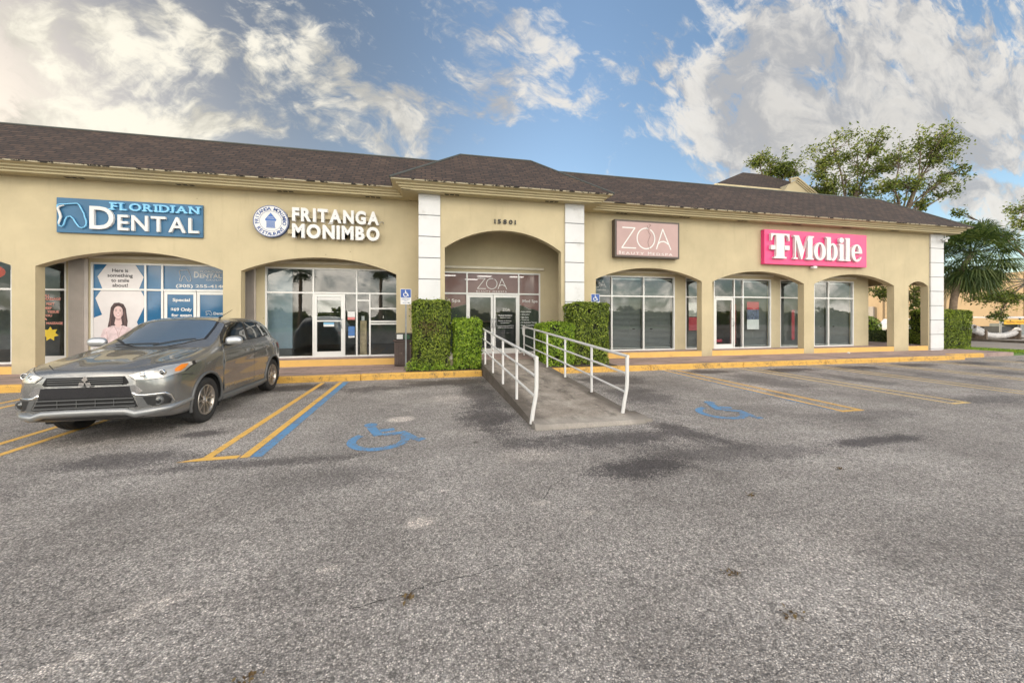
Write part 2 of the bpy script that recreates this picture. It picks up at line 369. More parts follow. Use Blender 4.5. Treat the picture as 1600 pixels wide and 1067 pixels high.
def paver():
    m = bpy.data.materials.new('sidewalk_pavers'); m.use_nodes = True; N = NT(m.node_tree); b = N.n['Principled BSDF']
    P = N.node('ShaderNodeTexCoord').outputs['Object']
    br = N.node('ShaderNodeTexBrick'); N.put(br.inputs['Vector'], P); br.inputs['Scale'].default_value = 1; br.inputs['Brick Width'].default_value = .6; br.inputs['Row Height'].default_value = .3
    br.inputs['Mortar Size'].default_value = .006; br.inputs['Color1'].default_value = (.40, .295, .265, 1); br.inputs['Color2'].default_value = (.33, .24, .215, 1); br.inputs['Mortar'].default_value = (.11, .09, .085, 1)
    n = N.noise(N.vmath('MULTIPLY', P, (.5, 2.2, 1)), 1.5, 8, .68)
    c = N.mix(N.math('MULTIPLY', N.smooth(n, .44, .68), .72), br.outputs['Color'], (.085, .068, .066))
    c = N.mix(N.math('MULTIPLY', N.smooth(N.noise(P, 14, 5), .6, .8), .35), c, (.42, .34, .31))
    N.put(b.inputs['Base Color'], c); b.inputs['Roughness'].default_value = .75
    bn = N.node('ShaderNodeBump'); bn.inputs['Strength'].default_value = .4; bn.inputs['Distance'].default_value = .006
    N.put(bn.inputs['Height'], N.noise(P, 25, 5)); N.put(b.inputs['Normal'], bn.outputs[0]); return m
def paint(name, col, wear_lo=.5, wear_hi=.62, under=(.2, .185, .175), sc1=9.0, fade=.0):
    """worn road paint: chips show the asphalt below"""
    m = bpy.data.materials.new(name); m.use_nodes = True; N = NT(m.node_tree); b = N.n['Principled BSDF']
    P = N.node('ShaderNodeTexCoord').outputs['Object']
    wn = N.math('ADD', N.math('MULTIPLY', N.noise(P, sc1, 8, .72), .65), N.math('MULTIPLY', N.noise(P, 1.3, 4), .35))
    vs = N.sep(N.voro(P, 95.0).outputs['Color'])[0]
    c = N.mix(N.math('MULTIPLY', N.noise(P, 3.0, 6), .7), tuple(k * 1.08 for k in col), tuple(k * .70 for k in col))
    c = N.mix(N.math('MULTIPLY', N.smooth(N.math('ADD', wn, N.math('MULTIPLY', N.math('SUBTRACT', vs, .5), .22)), wear_lo, wear_hi), 1.0), c, under)
    N.put(b.inputs['Base Color'], c); b.inputs['Roughness'].default_value = .7
    bn = N.node('ShaderNodeBump'); bn.inputs['Strength'].default_value = .6; bn.inputs['Distance'].default_value = .004
    N.put(bn.inputs['Height'], N.noise(P, 70, 4)); N.put(b.inputs['Normal'], bn.outputs[0]); return m
def concrete():
    m = bpy.data.materials.new('weathered_concrete'); m.use_nodes = True; N = NT(m.node_tree); b = N.n['Principled BSDF']
    P = N.node('ShaderNodeTexCoord').outputs['Object']; x, y, z = N.sep(P)
    c = N.ramp(N.noise(P, 2.2, 8, .65), [(.3, (.17, .142, .118)), (.55, (.30, .26, .22)), (.75, (.43, .385, .335))])
    c = N.mix(N.math('MULTIPLY', N.smooth(N.noise(N.vmath('MULTIPLY', P, (2.0, .8, 1)), 1.8, 7, .7), .50, .68), .75), c, (.075, .065, .055))
    sp = N.sep(N.voro(P, 120).outputs['Color'])[0]
    c = N.mix(.5, c, N.mix(1.0, c, N.ramp(sp, [(.1, .5), (.8, 1.5)]), 'MULTIPLY'))
    ed = N.math('MAXIMUM', N.smooth(N.math('ADD', x, N.math('MULTIPLY', N.noise(P, 3, 5), .3)), 2.12, 1.78), N.smooth(N.math('SUBTRACT', x, N.math('MULTIPLY', N.noise(P, 3, 5), .3)), 2.92, 3.12))
    c = N.mix(N.math('MULTIPLY', ed, .72), c, (.065, .052, .042))
    lip = N.math('MULTIPLY', N.smooth(y, 5.9, 5.5), .4); c = N.mix(lip, c, (.42, .39, .35))
    N.put(b.inputs['Base Color'], c); b.inputs['Roughness'].default_value = .85
    bn = N.node('ShaderNodeBump'); bn.inputs['Strength'].default_value = .7; bn.inputs['Distance'].default_value = .006
    N.put(bn.inputs['Height'], N.noise(P, 40, 6, .7)); N.put(b.inputs['Normal'], bn.outputs[0]); return m

M['asphalt'] = asphalt()
M['stucco'] = stucco('beige_stucco', (.51, .436, .288))
M['stucco_in'] = stucco('beige_stucco_inner', (.50, .435, .295))
M['trim'] = mat('cream_trim', (.47, .40, .245), .6, var=.10, vscale=1.2, stain=((.17, .14, .09), 1.6, .62, .80))
M['drip'] = mat('mossy_drip_edge', (.56, .50, .36), .7, stain=((.022, .018, .014), 5.5, .50, .56))
M['soffit'] = mat('soffit_paint', (.44, .38, .235), .7, var=.08)
M['shingle'] = shingles()
M['ridge'] = mat('ridge_metal', (.055, .06, .055), .5, var=.2)
M['white'] = mat('white_stucco', (.63, .635, .65), .75, var=.06, vscale=1.2, bump=.25, stain=((.40, .39, .36), 1.7, .54, .82))
M['groove'] = mat('grey_groove', (.17, .18, .19), .8)
M['paver'] = paver()
M['kerb'] = paint('yellow_kerb_paint', (.66, .385, .085), .545, .66, (.13, .10, .06), 7)
M['riser'] = paint('yellow_riser_paint', (.70, .43, .13), .62, .78, (.28, .19, .10), 6)
M['stripe'] = paint('yellow_stripe_paint', (.76, .45, .10), .56, .70)
M['stripe_old'] = paint('faded_stripe_paint', (.74, .53, .22), .55, .72, (.2, .185, .175))
M['blue_road'] = paint('blue_road_paint', (.11, .28, .50), .50, .62, (.17, .158, .15))
M['concrete'] = concrete()
M['alu'] = mat('white_aluminium', (.70, .70, .69), .38, .15, var=.04)
M['alu_grey'] = mat('grey_aluminium', (.52, .53, .53), .38, .4, var=.05)
M['glass'] = glass_mat('window_glass')
M['dark'] = mat('dark_void', (.012, .012, .013), .8)
M['black'] = mat('black_plastic', (.02, .02, .021), .45)
M['int_wall'] = mat('interior_wall', (.30, .31, .32), .8, var=.15)
M['int_dark'] = mat('interior_dark', (.06, .065, .07), .8, var=.2)
M['int_floor'] = mat('interior_floor', (.13, .11, .10), .4, var=.2)
M['rail'] = mat('white_rail_paint', (.68, .67, .66), .42, stain=((.30, .22, .16), 7.0, .62, .72))
M['galv'] = mat('galvanised_steel', (.36, .38, .40), .45, .6, var=.15, vscale=9)
M['grass'] = mat('grass_blades', (.075, .15, .025), .8, var=.4, vscale=5)
M['soil'] = mat('planting_soil', (.06, .045, .03), .95, var=.4, vscale=8, bump=.8, bscale=30)

# ================================================================ ground
g = MB(); g.face([(-400, -400, 0), (600, -400, 0), (600, 600, 0), (-400, 600, 0)])
tag(g.build('parking_lot', M['asphalt']), kind='structure')
WY, PY, SY = 12.73, 11.95, 13.55      # front wall, entrance porch, shop fronts
DK, SW = .344, .15                    # raised walkway, sidewalk
k = MB()
def kerb(x0, x1, y, zt=.165):
    n = max(1, int((x1 - x0) / 3.05)); 
    for i in range(n):
        a = x0 + (x1 - x0) * i / n; b = x0 + (x1 - x0) * (i + 1) / n
        k.bevbox(a + .004, b - .004, y, y + .17, -.05, zt + random.uniform(-.004, .004), .028)
kerb(-24, 1.55, 10.61); kerb(3.40, 20.35, 10.61); kerb(20.36, 22.3, 11.06)
tag(k.build('kerb', M['kerb']), kind='structure')
s = MB()
s.box(-24, -.52, 10.775, 13.0, -.04, SW); s.box(5.75, 20.3, 10.775, 13.0, -.04, SW); s.box(20.3, 24.4, 11.23, 13.0, -.04, SW - .002)
tag(s.build('sidewalk', M['paver']), kind='structure')
s = MB(); s.box(-.515, 1.53, 10.775, 11.9, -.04, SW + .02); s.box(3.43, 5.745, 10.775, 11.9, -.04, SW + .02)
tag(s.build('planting_bed', M['soil']), kind='structure')
s = MB(); s.box(-24, 22.84, 13.02, 30, -.04, DK); s.box(.6, 4.33, 11.56, 13.02, -.04, DK - .003); s.box(-24, -.21, WY + .05, 13.02, -.04, DK - .001); s.box(5.14, 22.6, WY + .05, 13.02, -.04, DK - .001)
tag(s.build('walkway', M['paver']), kind='structure')
s = MB(); s.box(24.42, 27.2, 11.3, 15.5, -.02, .09); s.box(22.87, 27.2, 15.5, 40, -.02, .085)
tag(s.build('lawn', M['grass']), kind='structure')

# ---- painted stall lines (along Y) and accessible symbols
def stripes(name, quads, m, z=.004):
    q = MB()
    for a in quads: q.face([(x, y, z) for x, y in a])
    return tag(q.build(name, m), kind='structure')
def rect(x0, x1, y0, y1): return [(x0, y0), (x1, y0), (x1, y1), (x0, y1)]
stripes('stall_line', [rect(-2.56, -2.46, 5.24, 10.45)[0:4]], M['stripe'])
stripes('stall_line', [rect(-2.14, -2.04, 5.12, 10.45)], M['stripe'])
stripes('stall_line', [[(-2.78, 5.11), (-2.16, 5.11), (-2.16, 5.22), (-2.46, 5.22), (-2.46, 5.27)]], M['stripe'], .0045)
stripes('stall_line', [rect(-2.03, -1.90, 5.12, 10.45)], M['blue_road'], .0035)
stripes('stall_line', [rect(-5.48, -5.38, 5.2, 10.45)], M['stripe'])
stripes('stall_line', [rect(-5.05, -4.95, 5.2, 10.45)], M['stripe'])
stripes('stall_line', [rect(-8.0, -7.9, 5.2, 10.45)], M['stripe']); stripes('stall_line', [rect(-7.6, -7.5, 5.2, 10.45)], M['stripe'])
for i, x0 in enumerate((7.12, 9.80, 12.52, 15.2, 17.95, 20.7)):
    m = M['stripe'] if i == 0 else M['stripe_old']; wd = .10 if i == 0 else .085
    yt = 10.45 if i < 5 else 10.3
    stripes('stall_line', [rect(x0, x0 + wd, 5.27, yt)], m); stripes('stall_line', [rect(x0 + .40, x0 + .40 + wd, 5.27, yt)], m)
    if i < 2: stripes('stall_line', [rect(x0 + wd, x0 + .40, 5.27, 5.36)], m)
    if i == 0: stripes('stall_line', [rect(x0 - .07, x0 - .002, 5.4, yt)], M['blue_road'], .0035)
stripes('fire_lane_line', [rect(24.2, 60, 9.3, 9.42)], M['stripe_old'])

def wheelchair(q, cx, cy, sx, sy, z=0.0, plane='xy', y=0.0, lw=.09, mirror=1):
    """accessible symbol in a unit frame about 1 x 1.1, drawn with flat strokes; plane xy lies on the ground, xz stands"""
    zc = [0.0]
    def put(pts):
        out = []; zc[0] += .00005
        for a, b in pts:
            a, b = cx + a * sx * mirror, cy + b * sy
            out.append((a, b, z + zc[0]) if plane == 'xy' else (a, y - zc[0], b))
        q.face(out)
    def stroke(p, q2, wd=lw):
        (x0, y0), (x1, y1) = p, q2; L = math.hypot(x1 - x0, y1 - y0); nx, ny = -(y1 - y0) / L * wd / 2, (x1 - x0) / L * wd / 2
        put([(x0 + nx, y0 + ny), (x1 + nx, y1 + ny), (x1 - nx, y1 - ny), (x0 - nx, y0 - ny)])
    n = 26; r0, r1 = .30 - lw / 2, .30 + lw / 2; c0 = (-.04, -.18)      # wheel
    for i in range(n):
        a, b = R(125 + 245 * i / n), R(125 + 245 * (i + 1) / n)
        put([(c0[0] + r0 * math.cos(a), c0[1] + r0 * math.sin(a)), (c0[0] + r1 * math.cos(a), c0[1] + r1 * math.sin(a)),
             (c0[0] + r1 * math.cos(b), c0[1] + r1 * math.sin(b)), (c0[0] + r0 * math.cos(b), c0[1] + r0 * math.sin(b))])
    put([(-.05 + .085 * math.cos(R(20 * i)), .46 + .085 * math.sin(R(20 * i))) for i in range(18)])
    stroke((-.06, .355), (-.02, -.02), lw * 1.15); stroke((.026, .16), (.20, .16)); stroke((.036, -.02), (.235, -.02)); stroke((.255, .022), (.36, -.33)); stroke((.345, -.375), (.45, -.33), lw * .9)
def symbol(loc, rz, label):
    q = MB(); wheelchair(q, 0, 0, 1.15, 1.25, .0042, lw=.10)
    o = q.build('accessible_symbol', M['blue_road']); o.location = (loc[0], loc[1], 0); o.rotation_euler = (0, 0, R(rz))
    return tag(o, label, 'road marking', 'blue wheelchair symbols painted in the stalls')
symbol((-.62, 5.68), 14, 'worn blue wheelchair symbol painted on asphalt left of the ramp')
symbol((5.15, 5.88), -28, 'worn blue wheelchair symbol painted on asphalt right of the ramp')

# cracks in the asphalt
def crack(pts, seed):
    rr = random.Random(seed); q = MB(); P = []
    for i in range(len(pts) - 1):
        a, b = Vector(pts[i]), Vector(pts[i + 1])
        for t in range(6): P.append(a.lerp(b, t / 6) + Vector((rr.uniform(-.012, .012), rr.uniform(-.012, .012))))
    for i in range(len(P) - 1):
        d = (P[i + 1] - P[i]).normalized(); n = Vector((-d.y, d.x)); w0, w1 = rr.uniform(.001, .0035), rr.uniform(.001, .0035)
        q.face([(*(P[i] + n * w0), .002), (*(P[i] - n * w0), .002), (*(P[i + 1] - n * w1), .002), (*(P[i + 1] + n * w1), .002)])
    tag(q.build('asphalt_crack', M['dark']), kind='structure')
crack([(-.42, 2.34), (-.1, 2.4), (.05, 2.46), (.32, 2.48), (.5, 2.55)], 1); crack([(1.05, 3.35), (1.2, 3.6), (1.4, 3.75), (1.75, 3.8)], 2)
crack([(5.6, 2.9), (5.95, 2.88), (6.5, 3.0)], 3); crack([(-2.0, 1.75), (-1.8, 1.82), (-1.6, 1.8)], 4)
crack([(1.0, 5.2), (1.2, 4.95), (1.9, 5.05), (3.0, 5.15), (3.9, 5.3)], 5)

# ================================================================ the plaza building
B = thing('shopping_plaza', 'long beige stucco shopping plaza with arched walkway and brown shingle roof', 'building', (0, 0, 0))
ARL = [(-24.7, -20.35), (-19.83, -15.46), (-14.97, -10.60), (-10.10, -5.735), (-5.273, -.90)]
ARR = [(5.946, 10.315), (10.784, 15.155), (15.671, 20.045)]
def wall_outline(x0, x1, arches, top=5.37, base=.10):
    o = [(x0, base)]
    for a in arches:
        o += [(a[0], base)] + arc(a[0], a[1], a[2], a[3]) + [(a[1], base)]
    return o + [(x1, base), (x1, top), (x0, top)]
fw = MB()
fw.poly_xz(wall_outline(-25.2, -.05, [(a, b, 3.005, 3.463) for a, b in ARL]), WY, WY + .27)
fw.poly_xz(wall_outline(5.0, 22.60, [(a, b, 3.005, 3.455) for a, b in ARR] + [(20.889, 22.06, 3.01, 3.225)]), WY, WY + .27)
fw.poly_xz(wall_outline(-.195, 5.135, [(.583, 4.35, 3.78, 4.388)]), PY, PY + .25)
fw.box(-.195, .06, PY + .25, WY + .27 - .003, .1, 5.368); fw.box(4.88, 5.135, PY + .25, WY + .27 - .003, .1, 5.368)
o = fw.build('arcade_wall', M['stucco'], B)
# side arcade at the right end
sw = MB(); out_ = [(12.735, .1), (13.0, .1)] + arc(13.0, 16.6, 3.0, 3.27) + [(16.6, .1), (17.1, .1)] + arc(17.1, 20.7, 3.0, 3.27) + [(20.7, .1), (30, .1), (30, 5.37), (12.735, 5.37)]
tmp = MB(); tmp.poly_xz(out_, 0, .25)
sw.faces([(22.85 - y, x, z) for x, y, z in tmp.v], tmp.f); sw.build('side_arcade_wall', M['stucco'], B)
# inner walls of the walkway, with the openings for the shop fronts left free
iw = MB()
def strip(x0, x1, z0=DK, z1=4.75): iw.box(x0, x1, SY - .06, SY + .14, z0, z1)
FT = 3.235
for a, b in [(-24, -20.4), (-16, -15.5), (-11.21, -10.66), (-10.0, -9.43), (-5.95, -4.92), (-.35, .30), (4.11, 5.90), (9.70, 10.18), (10.95, 11.50), (14.34, 14.80), (16.0, 16.60), (18.85, 19.69)]: strip(a, b)
for a, b in [(-20.4, -16), (-15.5, -11.21), (-10.66, -10.0), (-9.43, -5.95), (-4.92, -.35), (.30, 4.11), (5.90, 9.70), (10.18, 10.95), (11.50, 14.34), (14.80, 16.0), (16.60, 18.85)]: strip(a, b, FT)
iw.box(19.49, 19.69, SY + .145, 30, DK, 4.75); iw.box(-24, 19.48, 19.8, 20, DK, 4.75)
iw.build('shop_front_wall', M['stucco_in'], B)
M['ledge'] = mat('ledge_paint', (.60, .56, .46), .6, var=.1)
for a, b in [(-15.4, -10.7), (-9.9, -5.95), (-5.0, -.32), (.30, 4.22), (5.95, 9.75), (11.5, 14.4), (16.6, 18.9)]:
    led = MB(); led.box(a, b, SY - .13, SY - .063, 3.345, 3.425); led.build('lintel_ledge', M['ledge'], B)
cl = MB(); cl.box(-24, -.20, 13.0, SY - .06, 3.62, 3.70); cl.box(5.14, 22.6, 13.0, SY - .06, 3.62, 3.70); cl.box(.06, 4.88, 12.2, SY - .06, 4.62, 4.70); cl.box(19.69, 22.6, SY - .06, 30, 3.62, 3.70)
cl.build('walkway_ceiling', M['stucco_in'], B)
for a, b in ARL + ARR + [(20.889, 22.06)]:
    rs = MB(); rs.box(a + .002, b - .002, WY + .004, WY + .045, SW - .02, DK + .002); rs.build('step_riser', M['riser'], B)
# white quoined pilasters
def pilaster(x0, x1, yf, depth=.06, ztop=5.362):
    c = MB(); c.mi = 1; c.box(x0 + .004, x1 - .004, yf - depth + .02, yf - .002, SW, ztop - .002); c.mi = 0
    z = ztop
    while z > SW + .05:
        zb = max(SW + .002, z - .645); c.bevbox(x0, x1, yf - depth, yf - .004, zb + (.024 if zb > SW + .01 else 0), z, .006); z = zb
    c.build('pilaster', [M['white'], M['groove']], B)
pilaster(-.20, .445, PY); pilaster(4.475, 5.14, PY)
pilaster(22.14, 22.86, WY)
c = MB(); c.mi = 1; c.box(22.853, 22.90, 12.75, 13.42, SW, 5.36); c.mi = 0
z = 5.362
while z > SW + .05:
    zb = max(SW + .002, z - .645); c.bevbox(22.852, 22.93, 12.67, 13.45, zb + .024, z, .006); z = zb
c.build('pilaster', [M['white'], M['groove']], B)

# ---- eaves: stepped fascia swept round the outline, soffit, roof
SZ = 5.364
PATH = [(-25.2, 12.38), (-.70, 12.38), (-.70, 11.60), (5.64, 11.60), (5.64, 12.38), (23.44, 12.38), (23.44, 34)]
def offs(path, d):
    out = []
    for i, p in enumerate(path):
        ns = []
        for a, b in ((i - 1, i), (i, i + 1)):
            if 0 <= a and b < len(path):
                t = (Vector(path[b]) - Vector(path[a])).normalized(); ns.append(Vector((t.y, -t.x)))
        n = ns[0] if len(ns) == 1 else (ns[0] + ns[1]) / (1 + ns[0].dot(ns[1]))
        out.append((p[0] + n.x * d, p[1] + n.y * d))
    return out
def sweep(mb, prof, path=PATH):
    rings = [[(x, y, SZ + h) for (x, y) in offs(path, d)] for d, h in prof]
    for r0, r1 in zip(rings, rings[1:]):
        for i in range(len(path) - 1): mb.face([r0[i], r0[i + 1], r1[i + 1], r1[i]])
f = MB(); sweep(f, [(-.34, .012), (0, 0), (0, .058), (.025, .064), (.055, .070), (.055, .118), (.085, .124), (.125, .130), (.125, .176), (.16, .182), (.20, .20), (.235, .205), (.235, .21)])
f.build('fascia', M['trim'], B, fix=False)
f = MB(); sweep(f, [(.20, .2055), (.262, .206), (.272, .245), (.20, .262)]); f.build('drip_edge', M['drip'], B, fix=False)
so = MB()
so.box(-25.2, -.50, 12.36, 13.0, SZ, SZ + .02); so.box(-.42, 5.36, 11.58, 12.95, SZ + .0005, SZ + .02); so.box(5.44, 23.44, 12.36, 13.0, SZ + .0002, SZ + .02); so.box(22.8, 23.44, 13.0, 34, SZ + .0004, SZ + .02)
so.box(-.70, -.42, 11.60, 12.36, SZ + .0008, SZ + .02); so.box(5.36, 5.64, 11.60, 12.36, SZ + .0008, SZ + .02)
so.build('soffit', M['soffit'], B)
ven = [(x, 12.53) for x in (-14.2, -11.6, -9.1, -6.57, -4.03, -1.58, 6.85, 9.42, 11.97, 14.55, 17.11, 19.75, 22.3)] + [(.79, 11.76), (3.96, 11.76)]
for x, y in ven:
    q = MB(); q.box(x - .26, x + .26, y - .075, y + .075, SZ - .012, SZ - .002); q.mi = 1
    for j in (-1, 0, 1): q.box(x + j * .155 - .06, x + j * .155 + .06, y - .05, y + .05, SZ - .016, SZ - .0125)
    q.build('soffit_vent', [M['soffit'], M['dark']], B)
# roof planes with slope-aligned UVs
E0, EZ, PT = .285, 5.60, .785
RT = 2.21
class Roof(MB):
    def __init__(s): super().__init__(); s.uv = []
    def plane(s, pts, hdir):
        p0 = Vector(pts[0]); h = Vector(hdir).normalized(); n = (Vector(pts[1]) - p0).cross(Vector(pts[2]) - p0).normalized(); d = n.cross(h)
        s.face(pts); s.uv += [(Vector(p).dot(h), Vector(p).dot(d)) for p in pts]
    def build(s, *a, **k):
        o = super().build(*a, fix=False, **k); l = o.data.uv_layers.new(name='UVMap')
        for i, q in enumerate(s.uv): l.data[i].uv = q
        return o
rf = Roof(); ey = 12.38 - E0; ry = ey + RT; rz = EZ + PT * RT; rx = 23.44 + E0
rf.plane([(-26, ey, EZ), (rx, ey, EZ), (rx - RT, ry, rz), (-26, ry, rz)], (1, 0, 0))
rf.plane([(rx, ey, EZ), (rx, 34, EZ), (rx - RT, 34, rz), (rx - RT, ry, rz)], (0, 1, 0))
rf.plane([(-26, ry, rz), (rx - RT, ry, rz), (rx - RT - 1.6, ry + 1.6, rz - 1.3), (-26, ry + 1.6, rz - 1.3)], (1, 0, 0))
rf.plane([(rx - RT, ry, rz), (rx - RT, 34, rz), (rx - RT - 1.6, 34, rz - 1.3), (rx - RT - 1.6, ry + 1.6, rz - 1.3)], (0, 1, 0))
rf.plane([(-26, ry + 1.6, rz - 1.3), (rx - RT - 1.6, ry + 1.6, rz - 1.3), (rx - RT - 1.6, 34, rz - 1.3), (-26, 34, rz - 1.3)], (1, 0, 0))
rf.build('roof', M['shingle'], B)
pf = Roof(); x0, x1 = -.70 - E0, 5.64 + E0; py = 11.60 - E0; T = 2.19; pz = EZ + PT * T
pf.plane([(x0, py, EZ), (x1, py, EZ), (x1 - T, py + T, pz), (x0 + T, py + T, pz)], (1, 0, 0))
pf.plane([(x0, 16, EZ), (x0, py, EZ), (x0 + T, py + T, pz), (x0 + T, 16, pz)], (0, 1, 0))
pf.plane([(x1, py, EZ), (x1, 16, EZ), (x1 - T, 16, pz), (x1 - T, py + T, pz)], (0, 1, 0))
pf.plane([(x0 + T, py + T, pz), (x1 - T, py + T, pz), (x1 - T, 16, pz), (x0 + T, 16, pz)], (1, 0, 0))
pf.build('porch_roof', M['shingle'], B)
rc = MB()
for a, b in [((-26, ry, rz), (rx - RT, ry, rz)), ((rx - RT, ry, rz), (rx, ey, EZ)), ((x0 + T, py + T, pz), (x1 - T, py + T, pz)), ((x0 + T, py + T, pz), (x0, py, EZ)), ((x1 - T, py + T, pz), (x1, py, EZ)), ((rx - RT, ry, rz), (rx - RT, 34, rz))]:
    rc.tube([Vector(a) + Vector((0, 0, .005)), Vector(b) + Vector((0, 0, .005))], .035, 8)
rc.build('ridge_cap', M['ridge'], B)

# ================================================================ shop fronts
def front(x0, x1, mull, bars, zb=DK + .05, zt=FT, m='alu', fw_=.05, name='shop_window', pane_skip=(), label=None, transom=2.45, y=SY, low=()):
    """aluminium frame with a pane in each bay; bars are (x0, x1, z) horizontals"""
    q = MB(); d0, d1 = y - .05, y + .05
    q.box(x0, x1, d0, d1, DK, zb); q.box(x0, x1, d0, d1, zt - fw_, zt)
    xs = [x0 + fw_ / 2] + list(mull) + [x1 - fw_ / 2]
    for i, xm in enumerate(xs): q.box(xm - fw_ / 2, xm + fw_ / 2, d0 - .002, d1 + .002, zb, zt - fw_)
    for xm in low: q.box(xm - fw_ / 2, xm + fw_ / 2, d0 - .001, d1 + .001, zb, transom - .027)
    for a, b, z in bars: q.box(a, b, d0 + .002, d1 - .002, z - .025, z + .025)
    o = q.build(name, M[m], B)
    p = MB()
    for i in range(len(xs) - 1):
        if i in pane_skip: p.face([(xs[i], y, transom), (xs[i + 1], y, transom), (xs[i + 1], y, zt - .02), (xs[i], y, zt - .02)])
        else: p.face([(xs[i], y, zb - .01), (xs[i + 1], y, zb - .01), (xs[i + 1], y, zt - .02), (xs[i], y, zt - .02)])
    p.build('pane', M['glass'], o, fix=False)
    if label: o['label'] = label
    return o
def door(x0, x1, zt=2.425, handle='right', mid=None, m='alu', st=.075, plate=None, label=None):
    q = MB(); d0, d1 = SY - .035, SY + .02; zb = DK + .012
    q.box(x0, x0 + st, d0, d1, zb, zt); q.box(x1 - st, x1, d0, d1, zb, zt); q.box(x0 + st, x1 - st, d0, d1, zt - .09, zt); q.box(x0 + st, x1 - st, d0, d1, zb, zb + .17)
    if mid: q.box(x0 + st, x1 - st, d0 - .015, d1, mid - .022, mid + .022)
    q.box(x0 + .01, x1 - .01, SY - .06, SY + .06, zt + .004, zt + .04)
    o = q.build('shop_door', M[m], B)
    p = MB(); p.face([(x0 + st - .01, SY - .008, zb + .16), (x1 - st + .01, SY - .008, zb + .16), (x1 - st + .01, SY - .008, zt - .08), (x0 + st - .01, SY - .008, zt - .08)]); p.build('pane', M['glass'], o, fix=False)
    h = MB(); hx = x1 - st * .55 if handle == 'right' else x0 + st * .55; sgn = -1 if handle == 'right' else 1
    h.tube([(hx, d0, 1.28), (hx, d0 - .06, 1.28), (hx + .0, d0 - .085, 1.36), (hx + sgn * .02, d0 - .085, 1.50), (hx, d0 - .06, 1.58), (hx, d0, 1.58)], .012, 8); h.build('handle', M['galv'], o)
    if label: o['label'] = label
    return o
# massage parlour
front(-15.4, -11.21, (-14.6, -13.2, -12.4), [(-15.4, -11.21, 2.43)])
front(-10.66, -9.995, (), [(-10.66, -9.995, 2.43)], zb=DK + .2)
# dental
front(-9.43, -5.95, (-8.10, -7.675), [(-9.43, -7.675, 2.455), (-7.675, -5.95, 2.46)], pane_skip=(2,))
door(-7.63, -6.80, 2.42, 'right', label='double entry door leaf beside the blue dental window'); door(-6.78, -5.97, 2.42, 'left')
# restaurant
front(-4.92, -.35, (-3.525, -2.21), [(-4.92, -2.21, 2.43), (-2.21, -.35, 2.43), (-1.8, -.35, 1.93), (-1.8, -.35, 1.50), (-1.8, -.35, 1.42), (-2.21, -1.8, 2.2)], low=(-2.595, -1.80), transom=2.43)
door(-3.50, -2.62, 2.40, 'right', mid=1.52, label='white framed glass restaurant door with push bar')
# medical spa entrance
front(.30, 4.11, (1.43, 3.30), [(.30, 4.11, 2.475)], pane_skip=(1,), transom=2.475)
door(1.455, 2.355, 2.435, 'right'); door(2.375, 3.275, 2.435, 'left')
front(5.90, 9.70, (6.97, 8.33), [(5.90, 9.70, 2.45)])
front(10.18, 10.95, (), [(10.18, 10.95, 2.45)])
# phone shop
front(11.50, 14.34, (12.50, 12.93), [(11.50, 14.34, 2.47)], pane_skip=(0,), transom=2.47)
door(11.57, 12.46, 2.43, 'right')
front(14.80, 16.0, (), [(14.80, 16.0, 2.47)])
front(16.60, 18.85, (17.43,), [(16.60, 18.85, 2.47)])

# rooms behind the glass
rm = MB()
def room(x0, x1, y1=19.5, zc=3.5):
    rm.mi = 0; rm.box(x0, x1, y1, y1 + .1, DK, zc); rm.box(x0, x0 + .08, SY + .15, y1, DK, zc); rm.box(x1 - .08, x1, SY + .15, y1, DK, zc)
    rm.mi = 1; rm.box(x0 + .08, x1 - .08, SY + .15, y1, zc, zc + .1); rm.mi = 2; rm.box(x0 + .08, x1 - .08, SY + .15, y1, DK + .004, DK + .012)
for a in [(-20.5, -11), (-10.9, -9.75), (-9.6, -5.3), (-5.2, -.1), (.0, 5.0), (5.2, 11.2), (11.3, 19.45)]: room(*a)
rm.build('shop_interior', [M['int_wall'], mat('interior_ceiling', (.35, .35, .34), .8), M['int_floor']], B)

# ================================================================ lettering helpers
def text_data(body, extrude=.0, bold=0.0, spacing=1.0, res=4):
    cu = bpy.data.curves.new('lettering', 'FONT'); cu.body = body; cu.size = 1; cu.extrude = extrude; cu.offset = bold; cu.space_character = spacing; cu.resolution_u = res
    ob = bpy.data.objects.new('lettering', cu); COL.objects.link(ob)
    me = bpy.data.meshes.new_from_object(ob); vs = [q.co.copy() for q in me.vertices]; fs = [tuple(p.vertices) for p in me.polygons]
    bpy.data.objects.remove(ob); bpy.data.curves.remove(cu); bpy.data.meshes.remove(me)
    return vs, fs
def add_text(mb, body, x0, x1, z0, z1, y, depth=.0, bold=0.0, keep=False, align='l', spacing=1.0, skew=0.0):
    """lettering fitted to a box on a wall facing -Y; depth is how far it stands out in front of y"""
    vs, fs = text_data(body, .5 if depth else 0, bold, spacing)
    if not vs: return x0
    ax, bx = min(v.x for v in vs), max(v.x for v in vs); az, bz = min(v.y for v in vs), max(v.y for v in vs)
    kz = (z1 - z0) / (bz - az); kx = kz if keep else (x1 - x0) / (bx - ax)
    ox = x0 if align == 'l' else ((x0 + x1) / 2 - kx * (bx - ax) / 2 if align == 'c' else x1 - kx * (bx - ax))
    mb.faces([(ox + (v.x - ax) * kx + skew * (v.y - az) * kz, y - (v.z + .5) * depth if depth else y, z0 + (v.y - az) * kz) for v in vs], fs)
    return ox + (bx - ax) * kx
